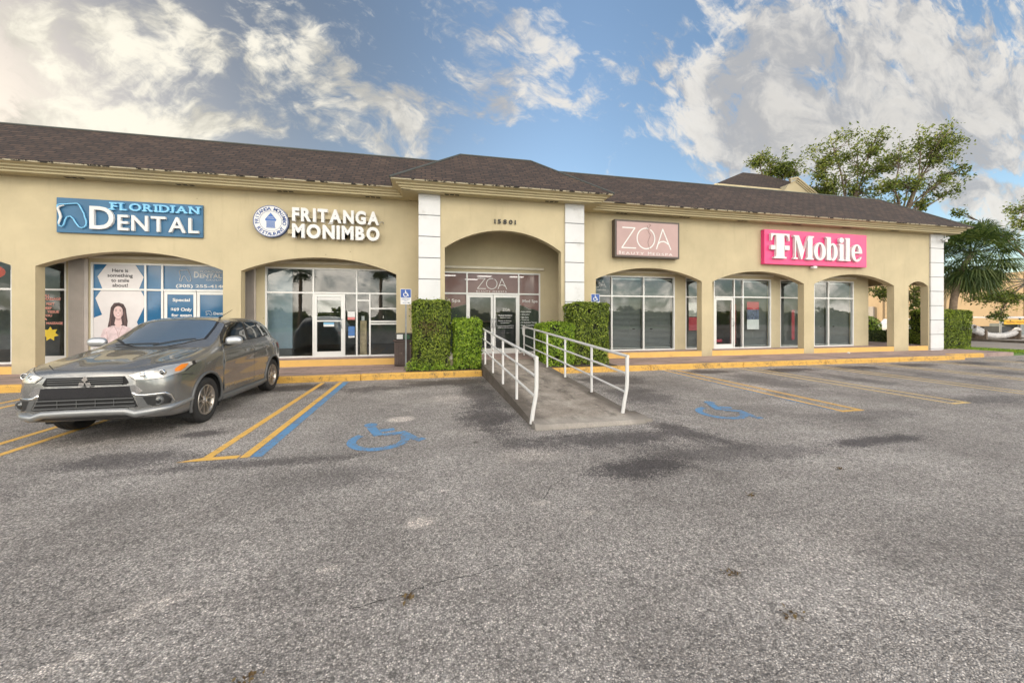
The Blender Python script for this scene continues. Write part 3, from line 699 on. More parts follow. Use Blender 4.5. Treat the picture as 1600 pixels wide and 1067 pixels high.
def letters(body, x0, x1, z0, z1, y, depth, m, parent, name='letter', bold=0.0, gap=.10, serif=0.0, widths=None):
    """separate channel letters, one object each, spread over x0..x1"""
    data = [(ch, text_data(ch, .5, bold)) for ch in body]
    ws = []
    for ch, (vs, fs) in data:
        ws.append((max(v.x for v in vs) - min(v.x for v in vs)))
    H = max(max(v.y for v in vs) for ch, (vs, fs) in data if ch not in 'ÑÓ'); tot = sum(ws) + gap * (len(ws) - 1); k = (x1 - x0) / tot; x = x0
    for (ch, (vs, fs)), wd in zip(data, ws):
        ax = min(v.x for v in vs); q = MB(); kz = (z1 - z0) / H
        q.faces([(x + (v.x - ax) * k, y - (v.z + .5) * depth, z0 + v.y * kz) for v in vs], fs)
        if serif:
            st = SERIF.get(ch, [])
            for (a, zz, wdt) in st:
                cx = x + a * wd * k; hw = wdt * serif / 2; zc = z0 + (z1 - z0) * zz
                q.box(cx - hw, cx + hw, y - depth - .002, y, zc - (0 if zz == 0 else serif * .22), zc + (serif * .22 if zz == 0 else 0))
        o = q.build(name, m, parent, fix=True); 
        if parent is not None: o.location = tuple(-c for c in parent.location)
        x += (wd + gap) * k
SERIF = {'F': [(.12, 0, 1), (.12, 1, .8)], 'L': [(.12, 1, 1)], 'R': [(.12, 0, .9), (.95, 0, .7), (.1, 1, .6)], 'I': [(.5, 0, 1), (.5, 1, 1)], 'D': [(.1, 0, .6), (.1, 1, .6)],
         'A': [(.05, 0, .9), (.95, 0, .9)], 'N': [(.1, 0, .9), (.1, 1, .7), (.92, 1, .9)], '1': [(.6, 0, .9)]}
def part(mb, name, m, parent, fix=True, label=None):
    """mesh written in world coordinates, hung on a thing that stands elsewhere"""
    o = mb.build(name, m, parent, fix=fix); L = parent.location
    if parent.parent is not None: L = L + parent.parent.location
    o.location = (-L[0], -L[1], -L[2])
    if label: o['label'] = label
    return o
def sub(mb, name, m, parent, fix=True):
    o = mb.build(name, m, parent, fix=fix); return o

M['sign_blue'] = mat('sign_blue', (.030, .125, .245), .45, var=.12, vscale=1.5)
M['sky_blue'] = mat('letter_sky_blue', (.20, .52, .80), .4)
M['letter_white'] = mat('letter_white', (.66, .66, .66), .45, var=.06)
M['letter_edge'] = mat('letter_return', (.42, .44, .46), .5)
M['navy'] = mat('emblem_navy', (.035, .08, .26), .5)
M['mauve'] = mat('sign_mauve', (.42, .285, .275), .45, var=.07, vscale=1.5)
def film_mat(name, col, thru, rough=.05):
    m = mat(name, col, rough, var=.08); N = NT(m.node_tree); b = N.n['Principled BSDF']; o = N.n['Material Output']
    tr = N.node('ShaderNodeBsdfTransparent'); tr.inputs[0].default_value = (.85, .80, .78, 1); mx = N.node('ShaderNodeMixShader'); mx.inputs[0].default_value = thru
    N.l.new(b.outputs[0], mx.inputs[1]); N.l.new(tr.outputs[0], mx.inputs[2]); N.l.new(mx.outputs[0], o.inputs[0]); return m
M['mauve_film'] = film_mat('window_film_mauve', (.34, .22, .21), .42)
M['brown_metal'] = mat('dark_bronze_frame', (.075, .058, .05), .45)
M['pink'] = mat('magenta_sign', (.74, .045, .20), .42, var=.07, vscale=1.2)
M['pink_edge'] = mat('magenta_return', (.55, .025, .14), .45)
M['black_num'] = mat('black_numerals', (.015, .015, .015), .4)
M['figure_line'] = mat('line_figure', (.13, .08, .07), .5)

# ---- dental sign
s = thing('shop_sign', 'blue rectangular dental sign with tooth outline and raised white letters', 'sign', (-7.92, WY, 3.92))
q = MB(); q.bevbox(-9.60, -6.215, WY - .06, WY - .004, 3.915, 4.845, .006); part(q, 'backing', M['sign_blue'], s)
y = WY - .062
letters('D', -8.83, -8.29, 4.04, 4.645, y, .07, M['letter_white'], s, bold=.012)
letters('ENTAL', -8.20, -6.285, 4.03, 4.45, y, .07, M['letter_white'], s, bold=.012, gap=.12)
letters('FLORIDIAN', -8.36, -6.28, 4.575, 4.775, y, .06, M['sky_blue'], s, bold=.02, gap=.16, serif=.13)
q = MB()
tooth = [(-9.555, 4.63), (-9.47, 4.66), (-9.36, 4.665), (-9.24, 4.685), (-9.12, 4.70), (-9.075, 4.655), (-9.03, 4.56), (-8.975, 4.44), (-8.955, 4.34), (-8.925, 4.25), (-8.92, 4.15), (-8.96, 4.07), (-9.03, 4.045), (-9.09, 4.08), (-9.15, 4.17), (-9.21, 4.29), (-9.27, 4.345), (-9.34, 4.33), (-9.385, 4.24), (-9.41, 4.13), (-9.45, 4.06), (-9.51, 4.075), (-9.535, 4.16), (-9.50, 4.29), (-9.505, 4.41), (-9.555, 4.52), (-9.555, 4.63)]
q.tube([(a, y - .035, b) for a, b in tooth], .017, 6); part(q, 'tooth_emblem', M['sky_blue'], s)
q = MB(); q.tube([(a, y - .045, b) for a, b in [(-9.40, 4.63), (-9.49, 4.60), (-9.54, 4.545), (-9.50, 4.44), (-9.47, 4.32), (-9.50, 4.20), (-9.52, 4.12)]], [.012, .022, .028, .03, .028, .022, .014], 6); part(q, 'tooth_shine', M['letter_white'], s)
q = MB()
for i in range(6): q.box(-8.935 + .005 * (i % 2), -8.92 + .005 * (i % 2), y - .03, y, 4.10 + .03 * i, 4.115 + .03 * i)
part(q, 'emblem_dots', M['sky_blue'], s)

# ---- restaurant sign: round emblem, letters on two raceways
s = thing('round_sign', 'round white restaurant emblem with a blue thatched hut and ring of lettering', 'sign', (-4.44, WY, 4.0))
cx, cz, rr = -4.44, 4.47, .468; y = WY - .13
q = MB(); n = 48
q.lathe([(rr, WY - .004), (rr, y)], (cx, 0, cz), 'Y', n, False); part(q, 'rim', M['navy'], s)
q = MB(); q.lathe([(rr, y), (rr - .012, y - .006), (.001, y - .006)], (cx, 0, cz), 'Y', n, False); part(q, 'face', M['letter_white'], s)
def ringband(q, r0, r1, y, a0=0, a1=360, n=64):
    for i in range(n):
        a, b = R(a0 + (a1 - a0) * i / n), R(a0 + (a1 - a0) * (i + 1) / n)
        q.face([(cx + r0 * math.cos(a), y, cz + r0 * math.sin(a)), (cx + r1 * math.cos(a), y, cz + r1 * math.sin(a)), (cx + r1 * math.cos(b), y, cz + r1 * math.sin(b)), (cx + r0 * math.cos(b), y, cz + r0 * math.sin(b))])
q = MB(); ringband(q, rr - .022, rr - .004, y - .009); ringband(q, .288, .297, y - .009)
def ring_text(q, body, r, hgt, amid, step, flip=False):
    n = len(body)
    for i, ch in enumerate(body):
        if ch == ' ': continue
        vs, fs = text_data(ch, 0, .03); ax, bx = min(v.x for v in vs), max(v.x for v in vs); k = hgt / .73
        a = amid - (i - (n - 1) / 2) * step if not flip else amid + (i - (n - 1) / 2) * step
        rot = R(a - 90) if not flip else R(a + 90); ca, sa = math.cos(rot), math.sin(rot)
        px, pz = cx + r * math.cos(R(a)), cz + r * math.sin(R(a)); out = []
        for v in vs:
            lx, lz = (v.x - (ax + bx) / 2) * k, v.y * k - hgt / 2; out.append((px + lx * ca - lz * sa, y - .009, pz + lx * sa + lz * ca))
        q.faces(out, fs)
ring_text(q, 'FRITANGA MONIMBO', .372, .10, 90, 13.2); ring_text(q, 'RESTAURANT', .372, .10, 270, 12.2, True)
part(q, 'ring_lettering', M['navy'], s, fix=False)
q = MB(); yy = y - .010
q.poly_xz([(cx - .155, cz + .045), (cx - .135, cz + .005), (cx + .135, cz + .005), (cx + .155, cz + .045), (cx, cz + .25)], yy, None)
for i in range(6): q.box(cx - .115, cx + .115, yy - .001, yy, cz - .165 + .028 * i, cz - .165 + .028 * i + .019)
q.box(cx - .125, cx + .125, yy - .001, yy, cz - .195, cz - .175)
part(q, 'hut_emblem', mat('hut_blue', (.06, .15, .42), .5), s, fix=False)
q = MB()
for h in (.075, .115): q.box(cx - .12 + h * .4, cx + .12 - h * .4, yy - .003, yy - .0015, cz + h, cz + h + .007)
add_text(q, 'EST. 1999', cx - .07, cx + .07, cz - .235, cz - .21, yy - .001) if False else q.box(cx - .06, cx + .06, yy - .003, yy - .0015, cz - .232, cz - .226)
part(q, 'hut_lines', M['letter_white'], s, fix=False)
s = thing('channel_letters', 'white raised restaurant letters in two rows on beige raceways', 'sign', (-2.6, WY, 4.0))
for z0 in (4.62, 4.13):
    q = MB(); q.bevbox(-4.0, -1.55, WY - .10, WY - .004, z0, z0 + .13, .006); part(q, 'raceway', M['stucco'], s)
letters('FRITANGA', -3.845, -1.40, 4.515, 4.90, WY - .105, .12, M['letter_white'], s, bold=.045, gap=.12)
letters('MONIMBO', -3.845, -1.385, 4.025, 4.425, WY - .105, .12, M['letter_white'], s, bold=.045, gap=.12)
q = MB(); q.tube([(-1.42, WY - .12, 4.56), (-1.36, WY - .10, 4.62), (-1.30, WY - .03, 4.63), (-1.28, WY, 4.60)], .010, 6); part(q, 'conduit', M['galv'], s)
q = MB(); q.tube([(-2.86, WY - .2, 4.455), (-2.82, WY - .2, 4.475), (-2.78, WY - .2, 4.455), (-2.74, WY - .2, 4.475)], .012, 6); part(q, 'tilde', M['letter_white'], s)

# ---- street number
s = thing('street_number', 'black raised street number above the entrance arch', 'house number', (2.47, PY, 4.6))
letters('15801', 2.125, 2.815, 4.60, 4.735, PY - .006, .03, M['black_num'], s, name='numeral', bold=.02, gap=.30, serif=.05)

# ---- medical spa sign
s = thing('shop_sign', 'mauve box sign with thin white letters and a line drawn body in the O', 'sign', (7.9, WY, 3.8))
q = MB(); q.bevbox(6.565, 9.17, WY - .24, WY - .004, 3.785, 5.125, .012); part(q, 'cabinet', M['brown_metal'], s)
q = MB(); q.box(6.635, 9.10, WY - .245, WY - .241, 3.855, 5.055); part(q, 'face', M['mauve'], s)
yf = WY - .248
def strokes(q, paths, wd, y):
    for pts in paths:
        n = len(pts)
        for i in range(n - 1):
            a, b = Vector(pts[i]), Vector(pts[i + 1]); d = (b - a).normalized(); nn = Vector((-d.y, d.x)) * wd / 2; e = d * wd * .25
            q.face([(*((a - e) + nn)[:1], y, ((a - e) + nn)[1]), ((a - e - nn)[0], y, (a - e - nn)[1]), ((b + e - nn)[0], y, (b + e - nn)[1]), ((b + e + nn)[0], y, (b + e + nn)[1])]); y -= .00008
def ell(cx_, cz_, rx_, rz_, a0, a1, n=24): return [(cx_ + rx_ * math.cos(R(a0 + (a1 - a0) * i / n)), cz_ + rz_ * math.sin(R(a0 + (a1 - a0) * i / n))) for i in range(n + 1)]
def zoa(q, x0, z0, sx, sz, y, wd):
    """the three letters in a frame 2 wide and .72 high"""
    T = lambda P: [(x0 + a * sx, z0 + b * sz) for a, b in P]
    strokes(q, [T([(.03, .72), (.52, .72)]), T([(.52, .72), (.0, .0)]), T([(.0, .0), (.56, .0)])], wd, y)
    strokes(q, [T(ell(.97, .36, .36, .37, 75, 285)), T(ell(.97, .36, .36, .37, -72, 60))], wd, y - .001)
    strokes(q, [T([(1.40, .0), (1.66, .73)]), T([(1.66, .73), (2.0, .0)]), T([(1.47, .19), (1.57, .265), (1.70, .285), (1.80, .25), (1.88, .19)])], wd, y - .002)
q = MB(); zoa(q, 6.83, 4.12, .985, 1.0, yf, .042)
part(q, 'letters', M['letter_white'], s, fix=False)
q = MB(); add_text(q, 'B', 6.72, 6.80, 3.89, 4.0, yf); add_text(q, 'EAUTY', 6.85, 7.70, 3.89, 3.975, yf, spacing=1.35); add_text(q, 'M', 7.87, 8.0, 3.89, 4.0, yf); add_text(q, 'EDSPA', 8.06, 8.87, 3.89, 3.975, yf, spacing=1.35)
part(q, 'tagline', M['letter_white'], s, fix=False)
q = MB(); strokes(q, [[(7.90, 5.0), (7.98, 4.97), (7.93, 4.92), (7.88, 4.86), (7.86, 4.78), (7.90, 4.70), (7.96, 4.62), (7.93, 4.53), (7.88, 4.43), (7.86, 4.33), (7.90, 4.22), (7.93, 4.10)], [(7.84, 4.95), (7.84, 4.86), (7.80, 4.80)]], .014, yf - .004)
part(q, 'line_figure', M['figure_line'], s, fix=False)

# ---- phone shop sign: slab serif letters cut by hand
def serif_T():
    return [[(0, 1), (1, 1), (1, .72), (.955, .72), (.93, .83), (.86, .925), (.72, .935), (.72, .13), (.74, .07), (.84, .065), (.84, 0), (.16, 0), (.16, .065), (.26, .07), (.28, .13), (.28, .935), (.14, .925), (.07, .83), (.045, .72), (0, .72)]]
def serif_M():
    return [[(0, 1), (.26, 1), (.51, .38), (.74, 1), (1, 1), (1, .94), (.93, .93), (.93, .07), (1, .06), (1, 0), (.62, 0), (.62, .06), (.70, .07), (.70, .80), (.665, .80), (.42, .0), (.37, .0), (.135, .80), (.12, .80), (.12, .07), (.21, .06), (.21, 0), (0, 0), (0, .06), (.065, .07), (.065, .93), (0, .94)]]
def el(cx_, cz_, rx_, rz_, n=26, a0=0): return [(cx_ + rx_ * math.cos(2 * math.pi * i / n), cz_ + rz_ * math.sin(2 * math.pi * i / n)) for i in range(n)]
def place(P, x0, x1, z0, z1): return [(x0 + a * (x1 - x0), z0 + b * (z1 - z0)) for a, b in P]
s = thing('shop_sign', 'bright magenta phone shop sign with white raised serif letters', 'sign', (15.6, WY, 3.75))
q = MB(); q.bevbox(13.02, 18.24, WY - .17, WY - .004, 3.735, 5.10, .012); part(q, 'cabinet', M['pink'], s)
y1 = WY - .172; y0 = y1 - .10
def glyph(parts_, name='letter'):
    q = MB()
    for outl, holes in parts_: q.poly_xz(outl, y0, y1, holes)
    part(q, name, M['letter_white'], s)
B0, T0, XH = 3.955, 4.905, 4.655
glyph([(place(serif_T()[0], 13.24, 14.12, B0, T0 + .03), ())])
for a, b in ((13.235, 13.455), (13.905, 14.125)): glyph([([(a, 4.30), (b, 4.30), (b, 4.47), (a, 4.47)], ())], 'logo_square')
glyph([(place(serif_M()[0], 14.32, 15.33, B0, T0), ())])
XC = (XH + B0) / 2; RX = (XH - B0) / 2
glyph([(el(15.64, XC, .30, RX + .012), [el(15.64, XC, .115, RX - .055)[::-1]])])
stem = lambda a, top, lft=.05: [(a - lft, top), (a + .20, top), (a + .20, B0 + .06), (a + .25, B0 + .05), (a + .25, B0), (a - .05, B0), (a - .05, B0 + .05), (a, B0 + .06), (a, top - .06), (a - lft, top - .05)]
glyph([([(15.95, T0), (16.20, T0), (16.20, B0 + .03), (16.13, B0 - .01), (16.05, B0 + .03), (16.0, B0), (16.0, T0 - .06), (15.95, T0 - .05)], ()),
       ([(16.202, XH - .07)] + [(16.30 + .25 * math.cos(R(a)), XC + (RX + .01) * math.sin(R(a))) for a in range(100, -101, -10)] + [(16.202, B0 + .05), (16.202, B0 + .10)] + [(16.27 + .10 * math.cos(R(a)), XC + (RX - .07) * math.sin(R(a))) for a in range(-90, 91, 12)] + [(16.202, XH - .12)], ())])
glyph([(stem(16.66, XH), ()), (el(16.76, 4.80, .115, .115, 18), ())])
glyph([(stem(16.99, T0), ())])
glyph([(([(17.565 + .285 * math.cos(R(a)), XC + (RX + .012) * math.sin(R(a))) for a in range(-28, -181, -9)] + [(17.565 + .285 * math.cos(R(a)), XC + (RX + .012) * math.sin(R(a))) for a in range(172, -1, -9)] + [(17.85, XC - .015), (17.455, XC - .015)] + [(17.575 + .12 * math.cos(R(a)), XC + (RX - .075) * math.sin(R(a))) for a in range(190, 281, 10)] + [(17.70, B0 + .095), (17.79, B0 + .20)]),
        [[(17.46, XC + .05), (17.67, XC + .05)] + [(17.565 + .105 * math.cos(R(a)), XC + .05 + (RX - .10) * math.sin(R(a))) for a in range(15, 166, 15)]])])
# small flood light under that sign, camera on the end pilaster
s = thing('security_light', 'small cream security light fixed under the magenta sign', 'light', (15.5, WY, 3.64))
q = MB(); q.bevbox(15.44, 15.56, WY - .05, WY - .003, 3.66, 3.75, .01); part(q, 'bracket', M['trim'], s)
q = MB(); q.bevbox(15.40, 15.60, WY - .20, WY - .05, 3.62, 3.72, .02); part(q, 'lamp_head', M['letter_white'], s)
s = thing('security_camera', 'grey bullet camera on the white end pilaster', 'camera', (22.5, 12.6, 5.2))
q = MB(); q.tube([(22.72, 12.66, 5.12), (22.70, 12.50, 5.10), (22.62, 12.44, 5.12)], .022, 8); part(q, 'arm', M['galv'], s)
q = MB(); q.tube([(22.72, 12.40, 5.16), (22.42, 12.46, 5.06)], .05, 10); part(q, 'body', M['letter_edge'], s)
s = thing('junction_box', 'small white junction box at the top corner of the end pilaster', 'box', (22.86, 12.62, 5.08))
q = MB(); q.bevbox(22.82, 22.96, 12.55, 12.664, 5.02, 5.16, .012); part(q, 'cover', M['letter_white'], s)
q = MB(); q.tube([(22.89, 12.60, 5.16), (22.89, 12.60, 5.36)], .014, 8); part(q, 'conduit', M['letter_white'], s)

# ================================================================ things in and on the shop windows
yb = SY - .012
M['vinyl_blue'] = mat('vinyl_blue', (.030, .125, .26), .06, var=.1, vscale=2)
M['vinyl_light'] = mat('vinyl_pale', (.60, .57, .58), .10, var=.04)
M['ink'] = mat('ink', (.02, .02, .025), .6); M['hair'] = mat('print_hair', (.055, .032, .035), .6, var=.3, vscale=18)
M['skin'] = mat('print_skin', (.60, .44, .43), .6, var=.05); M['blouse'] = mat('print_blouse', (.58, .46, .48), .5, var=.25, vscale=9); M['hair_light'] = mat('print_hair_light', (.14, .085, .08), .6); M['skin_shade'] = mat('print_skin_shade', (.42, .28, .28), .6); M['lip'] = mat('print_lip', (.42, .16, .18), .5)
def flat(q, pts, y): q.poly_xz(pts, y, None)
s = thing('window_graphic', 'blue vinyl window graphic with white hexagons and a smiling long haired woman', 'poster', (-8.77, SY, .4))
q = MB(); flat(q, [(-9.40, .40), (-8.12, .40), (-8.12, 3.19), (-9.40, 3.19)], yb); part(q, 'vinyl', M['vinyl_blue'], s, fix=False)
q = MB(); flat(q, [(-9.29, 2.83), (-9.06, 3.19), (-8.37, 3.19), (-8.16, 2.83), (-8.28, 2.47), (-9.17, 2.47)], yb - .003)
flat(q, [(-9.20, 2.44), (-8.24, 2.44), (-8.12, 2.20), (-8.12, 2.02), (-8.33, 1.50), (-8.12, .9), (-8.12, .41), (-9.40, .41), (-9.40, 1.62), (-9.18, 1.72), (-9.34, 2.2)], yb - .003)
part(q, 'hexagon', M['vinyl_light'], s, fix=False)
q = MB()
for i, t in enumerate(('Here is', 'something', 'to smile', 'about!')): 
    hw = (.195, .31, .22, .19)[i]; add_text(q, t, -8.74 - hw, -8.74 + hw, 2.965 - .145 * i - (.03 if 'g' in t else 0), 3.065 - .145 * i, yb - .006, bold=.02)
part(q, 'lettering', M['ink'], s, fix=False)
q = MB(); hx = -8.79
flat(q, [(hx - .10, 2.06), (hx + .02, 2.075), (hx + .13, 2.03), (hx + .19, 1.90), (hx + .21, 1.72), (hx + .235, 1.52), (hx + .22, 1.36), (hx + .10, 1.30), (hx - .12, 1.28), (hx - .27, 1.22), (hx - .25, 1.40), (hx - .22, 1.55), (hx - .20, 1.75), (hx - .18, 1.93)], yb - .006); part(q, 'hair', M['hair'], s, fix=False)
q = MB(); flat(q, [(hx - .36, 1.30), (hx - .14, 1.40), (hx + .14, 1.40), (hx + .33, 1.31), (hx + .40, 1.10), (hx + .42, .9), (hx - .45, .9), (hx - .42, 1.1)], yb - .0075); part(q, 'blouse', M['blouse'], s, fix=False)
q = MB(); flat(q, [(hx + .005 + .118 * math.cos(R(a)), 1.795 + (.19 if math.sin(R(a)) < 0 else .175) * math.sin(R(a))) for a in range(0, 360, 15)], yb - .009)
flat(q, [(hx - .055, 1.64), (hx + .07, 1.64), (hx + .10, 1.45), (hx + .03, 1.34), (hx - .04, 1.36), (hx - .09, 1.46)], yb - .0085); part(q, 'face', M['skin'], s, fix=False)
q = MB()
for dx_ in (-.048, .056):
    flat(q, el(hx + dx_, 1.825, .02, .009, 10), yb - .011); flat(q, [(hx + dx_ - .03, 1.862), (hx + dx_ + .03, 1.862), (hx + dx_ + .02, 1.876), (hx + dx_ - .02, 1.876)], yb - .011)
flat(q, [(hx - .01, 1.765), (hx + .022, 1.765), (hx + .012, 1.775), (hx, 1.775)], yb - .011)
part(q, 'eyes', M['hair'], s, fix=False)
q = MB(); flat(q, [(hx - .058, 1.728), (hx + .005, 1.716), (hx + .068, 1.728), (hx + .04, 1.69), (hx + .005, 1.676), (hx - .03, 1.69)], yb - .011); part(q, 'lips', M['lip'], s, fix=False)
q = MB(); flat(q, [(hx - .043, 1.721), (hx + .005, 1.713), (hx + .053, 1.721), (hx + .03, 1.700), (hx + .005, 1.694), (hx - .02, 1.700)], yb - .0125); part(q, 'teeth', M['letter_white'], s, fix=False)
q = MB(); flat(q, [(hx + .06, 2.0), (hx + .12, 1.97), (hx + .135, 1.85), (hx + .13, 1.74), (hx + .105, 1.9)], yb - .0112); flat(q, [(hx - .11, 1.95), (hx - .02, 2.0), (hx - .09, 1.91), (hx - .115, 1.78)], yb - .0112); part(q, 'hair', M['hair'], s, fix=False)
q = MB()
for a_, b_, c_, d_ in ((-.16, 1.90, -.20, 1.45), (-.135, 1.85, -.19, 1.36), (.165, 1.85, .20, 1.46), (.15, 1.78, .17, 1.40), (-.07, 2.03, -.14, 1.93), (.06, 2.04, .15, 1.92)): strokes(q, [[(hx + a_, b_), (hx + (a_ + c_) / 2 - .012, (b_ + d_) / 2), (hx + c_, d_)]], .012, yb - .0098)
part(q, 'hair', M['hair_light'], s, fix=False)
q = MB(); flat(q, [(hx - .05, 1.625), (hx + .065, 1.625), (hx + .07, 1.575), (hx + .01, 1.55), (hx - .05, 1.57)], yb - .0088); flat(q, [(hx + .09, 1.86), (hx + .118, 1.80), (hx + .10, 1.68), (hx + .06, 1.63), (hx + .088, 1.74)], yb - .0102); part(q, 'neck_shadow', M['skin_shade'], s, fix=False)
q = MB(); strokes(q, [[(hx - .10, 1.40), (hx - .02, 1.22), (hx + .01, 1.0)], [(hx + .12, 1.40), (hx + .05, 1.22), (hx + .01, 1.05)], [(hx - .28, 1.22), (hx - .25, 1.0)], [(hx + .27, 1.22), (hx + .25, 1.0)]], .014, yb - .009); part(q, 'blouse_fold', M['skin_shade'], s, fix=False)
s = thing('window_graphic', 'narrow plain blue vinyl panel between poster and dental doors', 'poster', (-7.88, SY, .4))
q = MB(); flat(q, [(-8.085, .40), (-7.70, .40), (-7.70, 3.19), (-8.085, 3.19)], yb); part(q, 'vinyl', M['vinyl_blue'], s, fix=False)
q = MB(); rr_ = random.Random(4)
for i in range(70):
    a, b = rr_.uniform(-8.06, -7.72), rr_.uniform(.5, 2.4); flat(q, el(a, b, .012, .012, 6), yb - .003)
part(q, 'dots', mat('vinyl_dots', (.018, .075, .16), .5), s, fix=False)
s = thing('window_graphic', 'blue transom film with a small white tooth and telephone number', 'poster', (-6.8, SY, 2.5))
q = MB(); flat(q, [(-7.65, 2.485), (-5.98, 2.485), (-5.98, 3.19), (-7.65, 3.19)], yb); part(q, 'vinyl', M['vinyl_blue'], s, fix=False)
q = MB(); add_text(q, 'D', -6.87, -6.74, 2.845, 3.03, yb - .003, bold=.02); add_text(q, 'ENTAL', -6.72, -6.13, 2.845, 2.97, yb - .003, bold=.02); add_text(q, 'FLORIDIAN', -6.70, -6.14, 3.0, 3.06, yb - .003); add_text(q, 'GROUP', -6.55, -6.14, 2.755, 2.81, yb - .003, spacing=1.2)
add_text(q, '(305) 255-4140', -7.34, -6.02, 2.515, 2.64, yb - .003, bold=.025)
part(q, 'lettering', M['letter_white'], s, fix=False)
q = MB(); q.tube([(-7.25 + (a + 9.555) * .48, yb - .006, 2.72 + (b - 4.045) * .55) for a, b in tooth], .008, 5); part(q, 'tooth_emblem', M['letter_white'], s)
s = thing('window_graphic', 'blue door film advertising a dental exam special in white letters', 'poster', (-7.2, SY, .6))
yd = SY - .022
q = MB(); flat(q, [(-7.56, .53), (-6.87, .53), (-6.87, 2.33), (-7.56, 2.33)], yd); part(q, 'vinyl', M['vinyl_blue'], s, fix=False)
q = MB(); add_text(q, 'Special', -7.42, -6.97, 2.09, 2.215, yd - .003, bold=.03); add_text(q, '$69 Only', -7.47, -6.92, 1.80, 1.93, yd - .003, bold=.03); add_text(q, 'for exam', -7.45, -6.92, 1.66, 1.755, yd - .003, bold=.03); add_text(q, 'and x-rays', -7.47, -6.92, 1.50, 1.61, yd - .003, bold=.02) if False else None
part(q, 'lettering', M['letter_white'], s, fix=False)
s = thing('window_graphic', 'blue film on the right dental door leaf with a small tooth logo', 'poster', (-6.37, SY, .6))
q = MB(); flat(q, [(-6.71, .53), (-6.04, .53), (-6.04, 2.33), (-6.71, 2.33)], yd); part(q, 'vinyl', M['vinyl_blue'], s, fix=False)
q = MB(); add_text(q, 'Dental', -6.345, -6.05, 1.715, 1.80, yd - .003, bold=.02); part(q, 'lettering', M['letter_white'], s, fix=False)
q = MB(); q.tube([(-6.55 + (a + 9.555) * .26, yd - .006, 1.70 + (b - 4.045) * .20) for a, b in tooth], .005, 5); part(q, 'tooth_emblem', M['letter_white'], s)
# massage parlour
s = thing('window_lettering', 'red and white massage lettering with a yellow star on the dark left window', 'window sign', (-10.3, SY, .9))
q = MB(); yb2 = SY - .012
for t, x1_, z_ in (('FULL', -10.41, 2.22), ('MASSAGE', -10.16, 2.13), ('FEET', -10.30, 1.99), ('DEEP', -10.36, 1.87), ('TISSUE', -10.20, 1.765), ('YOU', -10.36, 1.66), ('A', -10.47, 1.555), ('MASSAGE', -10.11, 1.44)):
    add_text(q, t, -11, x1_, z_, z_ + .068, yb2, bold=.03, keep=True, align='r')
part(q, 'lettering', mat('window_lettering_red', (.75, .33, .27), .6), s, fix=False)
q = MB(); st = []
for i in range(14):
    a = R(90 + 360 / 14 * i); r_ = .20 if i % 2 == 0 else .12; st.append((-10.40 + r_ * math.cos(a), 1.17 + r_ * 1.05 * math.sin(a)))
flat(q, st, yb2); part(q, 'star', mat('star_yellow', (.75, .55, .03), .5), s, fix=False)
s = thing('paper_lantern', 'round red paper lantern hanging inside the far left window', 'lantern', (-12.03, 14.0, 2.95))
q = MB(); q.lathe([(.03, .17), (.10, .15), (.165, .08), (.185, 0), (.165, -.08), (.10, -.15), (.03, -.17)], (0, 0, 0), 'Z', 20); q.build('shade', mat('lantern_red', (.62, .06, .02), .6, emit=(.8, .07, .02), estr=.25), s)
q = MB(); q.tube([(0, 0, .17), (0, 0, .55)], .006, 5); q.tube([(0, 0, -.17), (0, 0, -.38)], [.012, .02], 6); q.build('tassel', mat('lantern_gold', (.6, .4, .08), .5), s)
# storm shutters folded beside the openings
M['shutter'] = mat('shutter_pale', (.46, .42, .39), .5, var=.08)
def shutter(x0, x1, label):
    t = thing('storm_shutter', label, 'shutter', ((x0 + x1) / 2, SY - .1, DK)); q = MB(); n = 9; P = []
    for i in range(n * 2 + 1): P.append((x0 + (x1 - x0) * i / (n * 2), SY - .10 - (.10 if i % 2 else 0)))
    for a, b in zip(P, P[1:]):
        q.face([(a[0], a[1], DK + .03), (b[0], b[1], DK + .03), (b[0], b[1], 3.31), (a[0], a[1], 3.31)])
        q.face([(a[0], a[1] + .012, DK + .03), (a[0], a[1] + .012, 3.31), (b[0], b[1] + .012, 3.31), (b[0], b[1] + .012, DK + .03)])
    part(q, 'slat_stack', M['shutter'], t, fix=False)
    q = MB(); q.box(x0 - .02, x1 + .02, SY - .22, SY - .065, 3.315, 3.36); part(q, 'head_track', M['trim'], t)
    q = MB(); q.box(x0 - .02, x1 + .02, SY - .22, SY - .065, DK, DK + .025); part(q, 'floor_track', M['alu_grey'], t)
shutter(-9.87, -9.46, 'folded pale accordion storm shutter left of the dental windows'); shutter(-5.50, -5.16, 'folded pale accordion storm shutter left of the restaurant window')
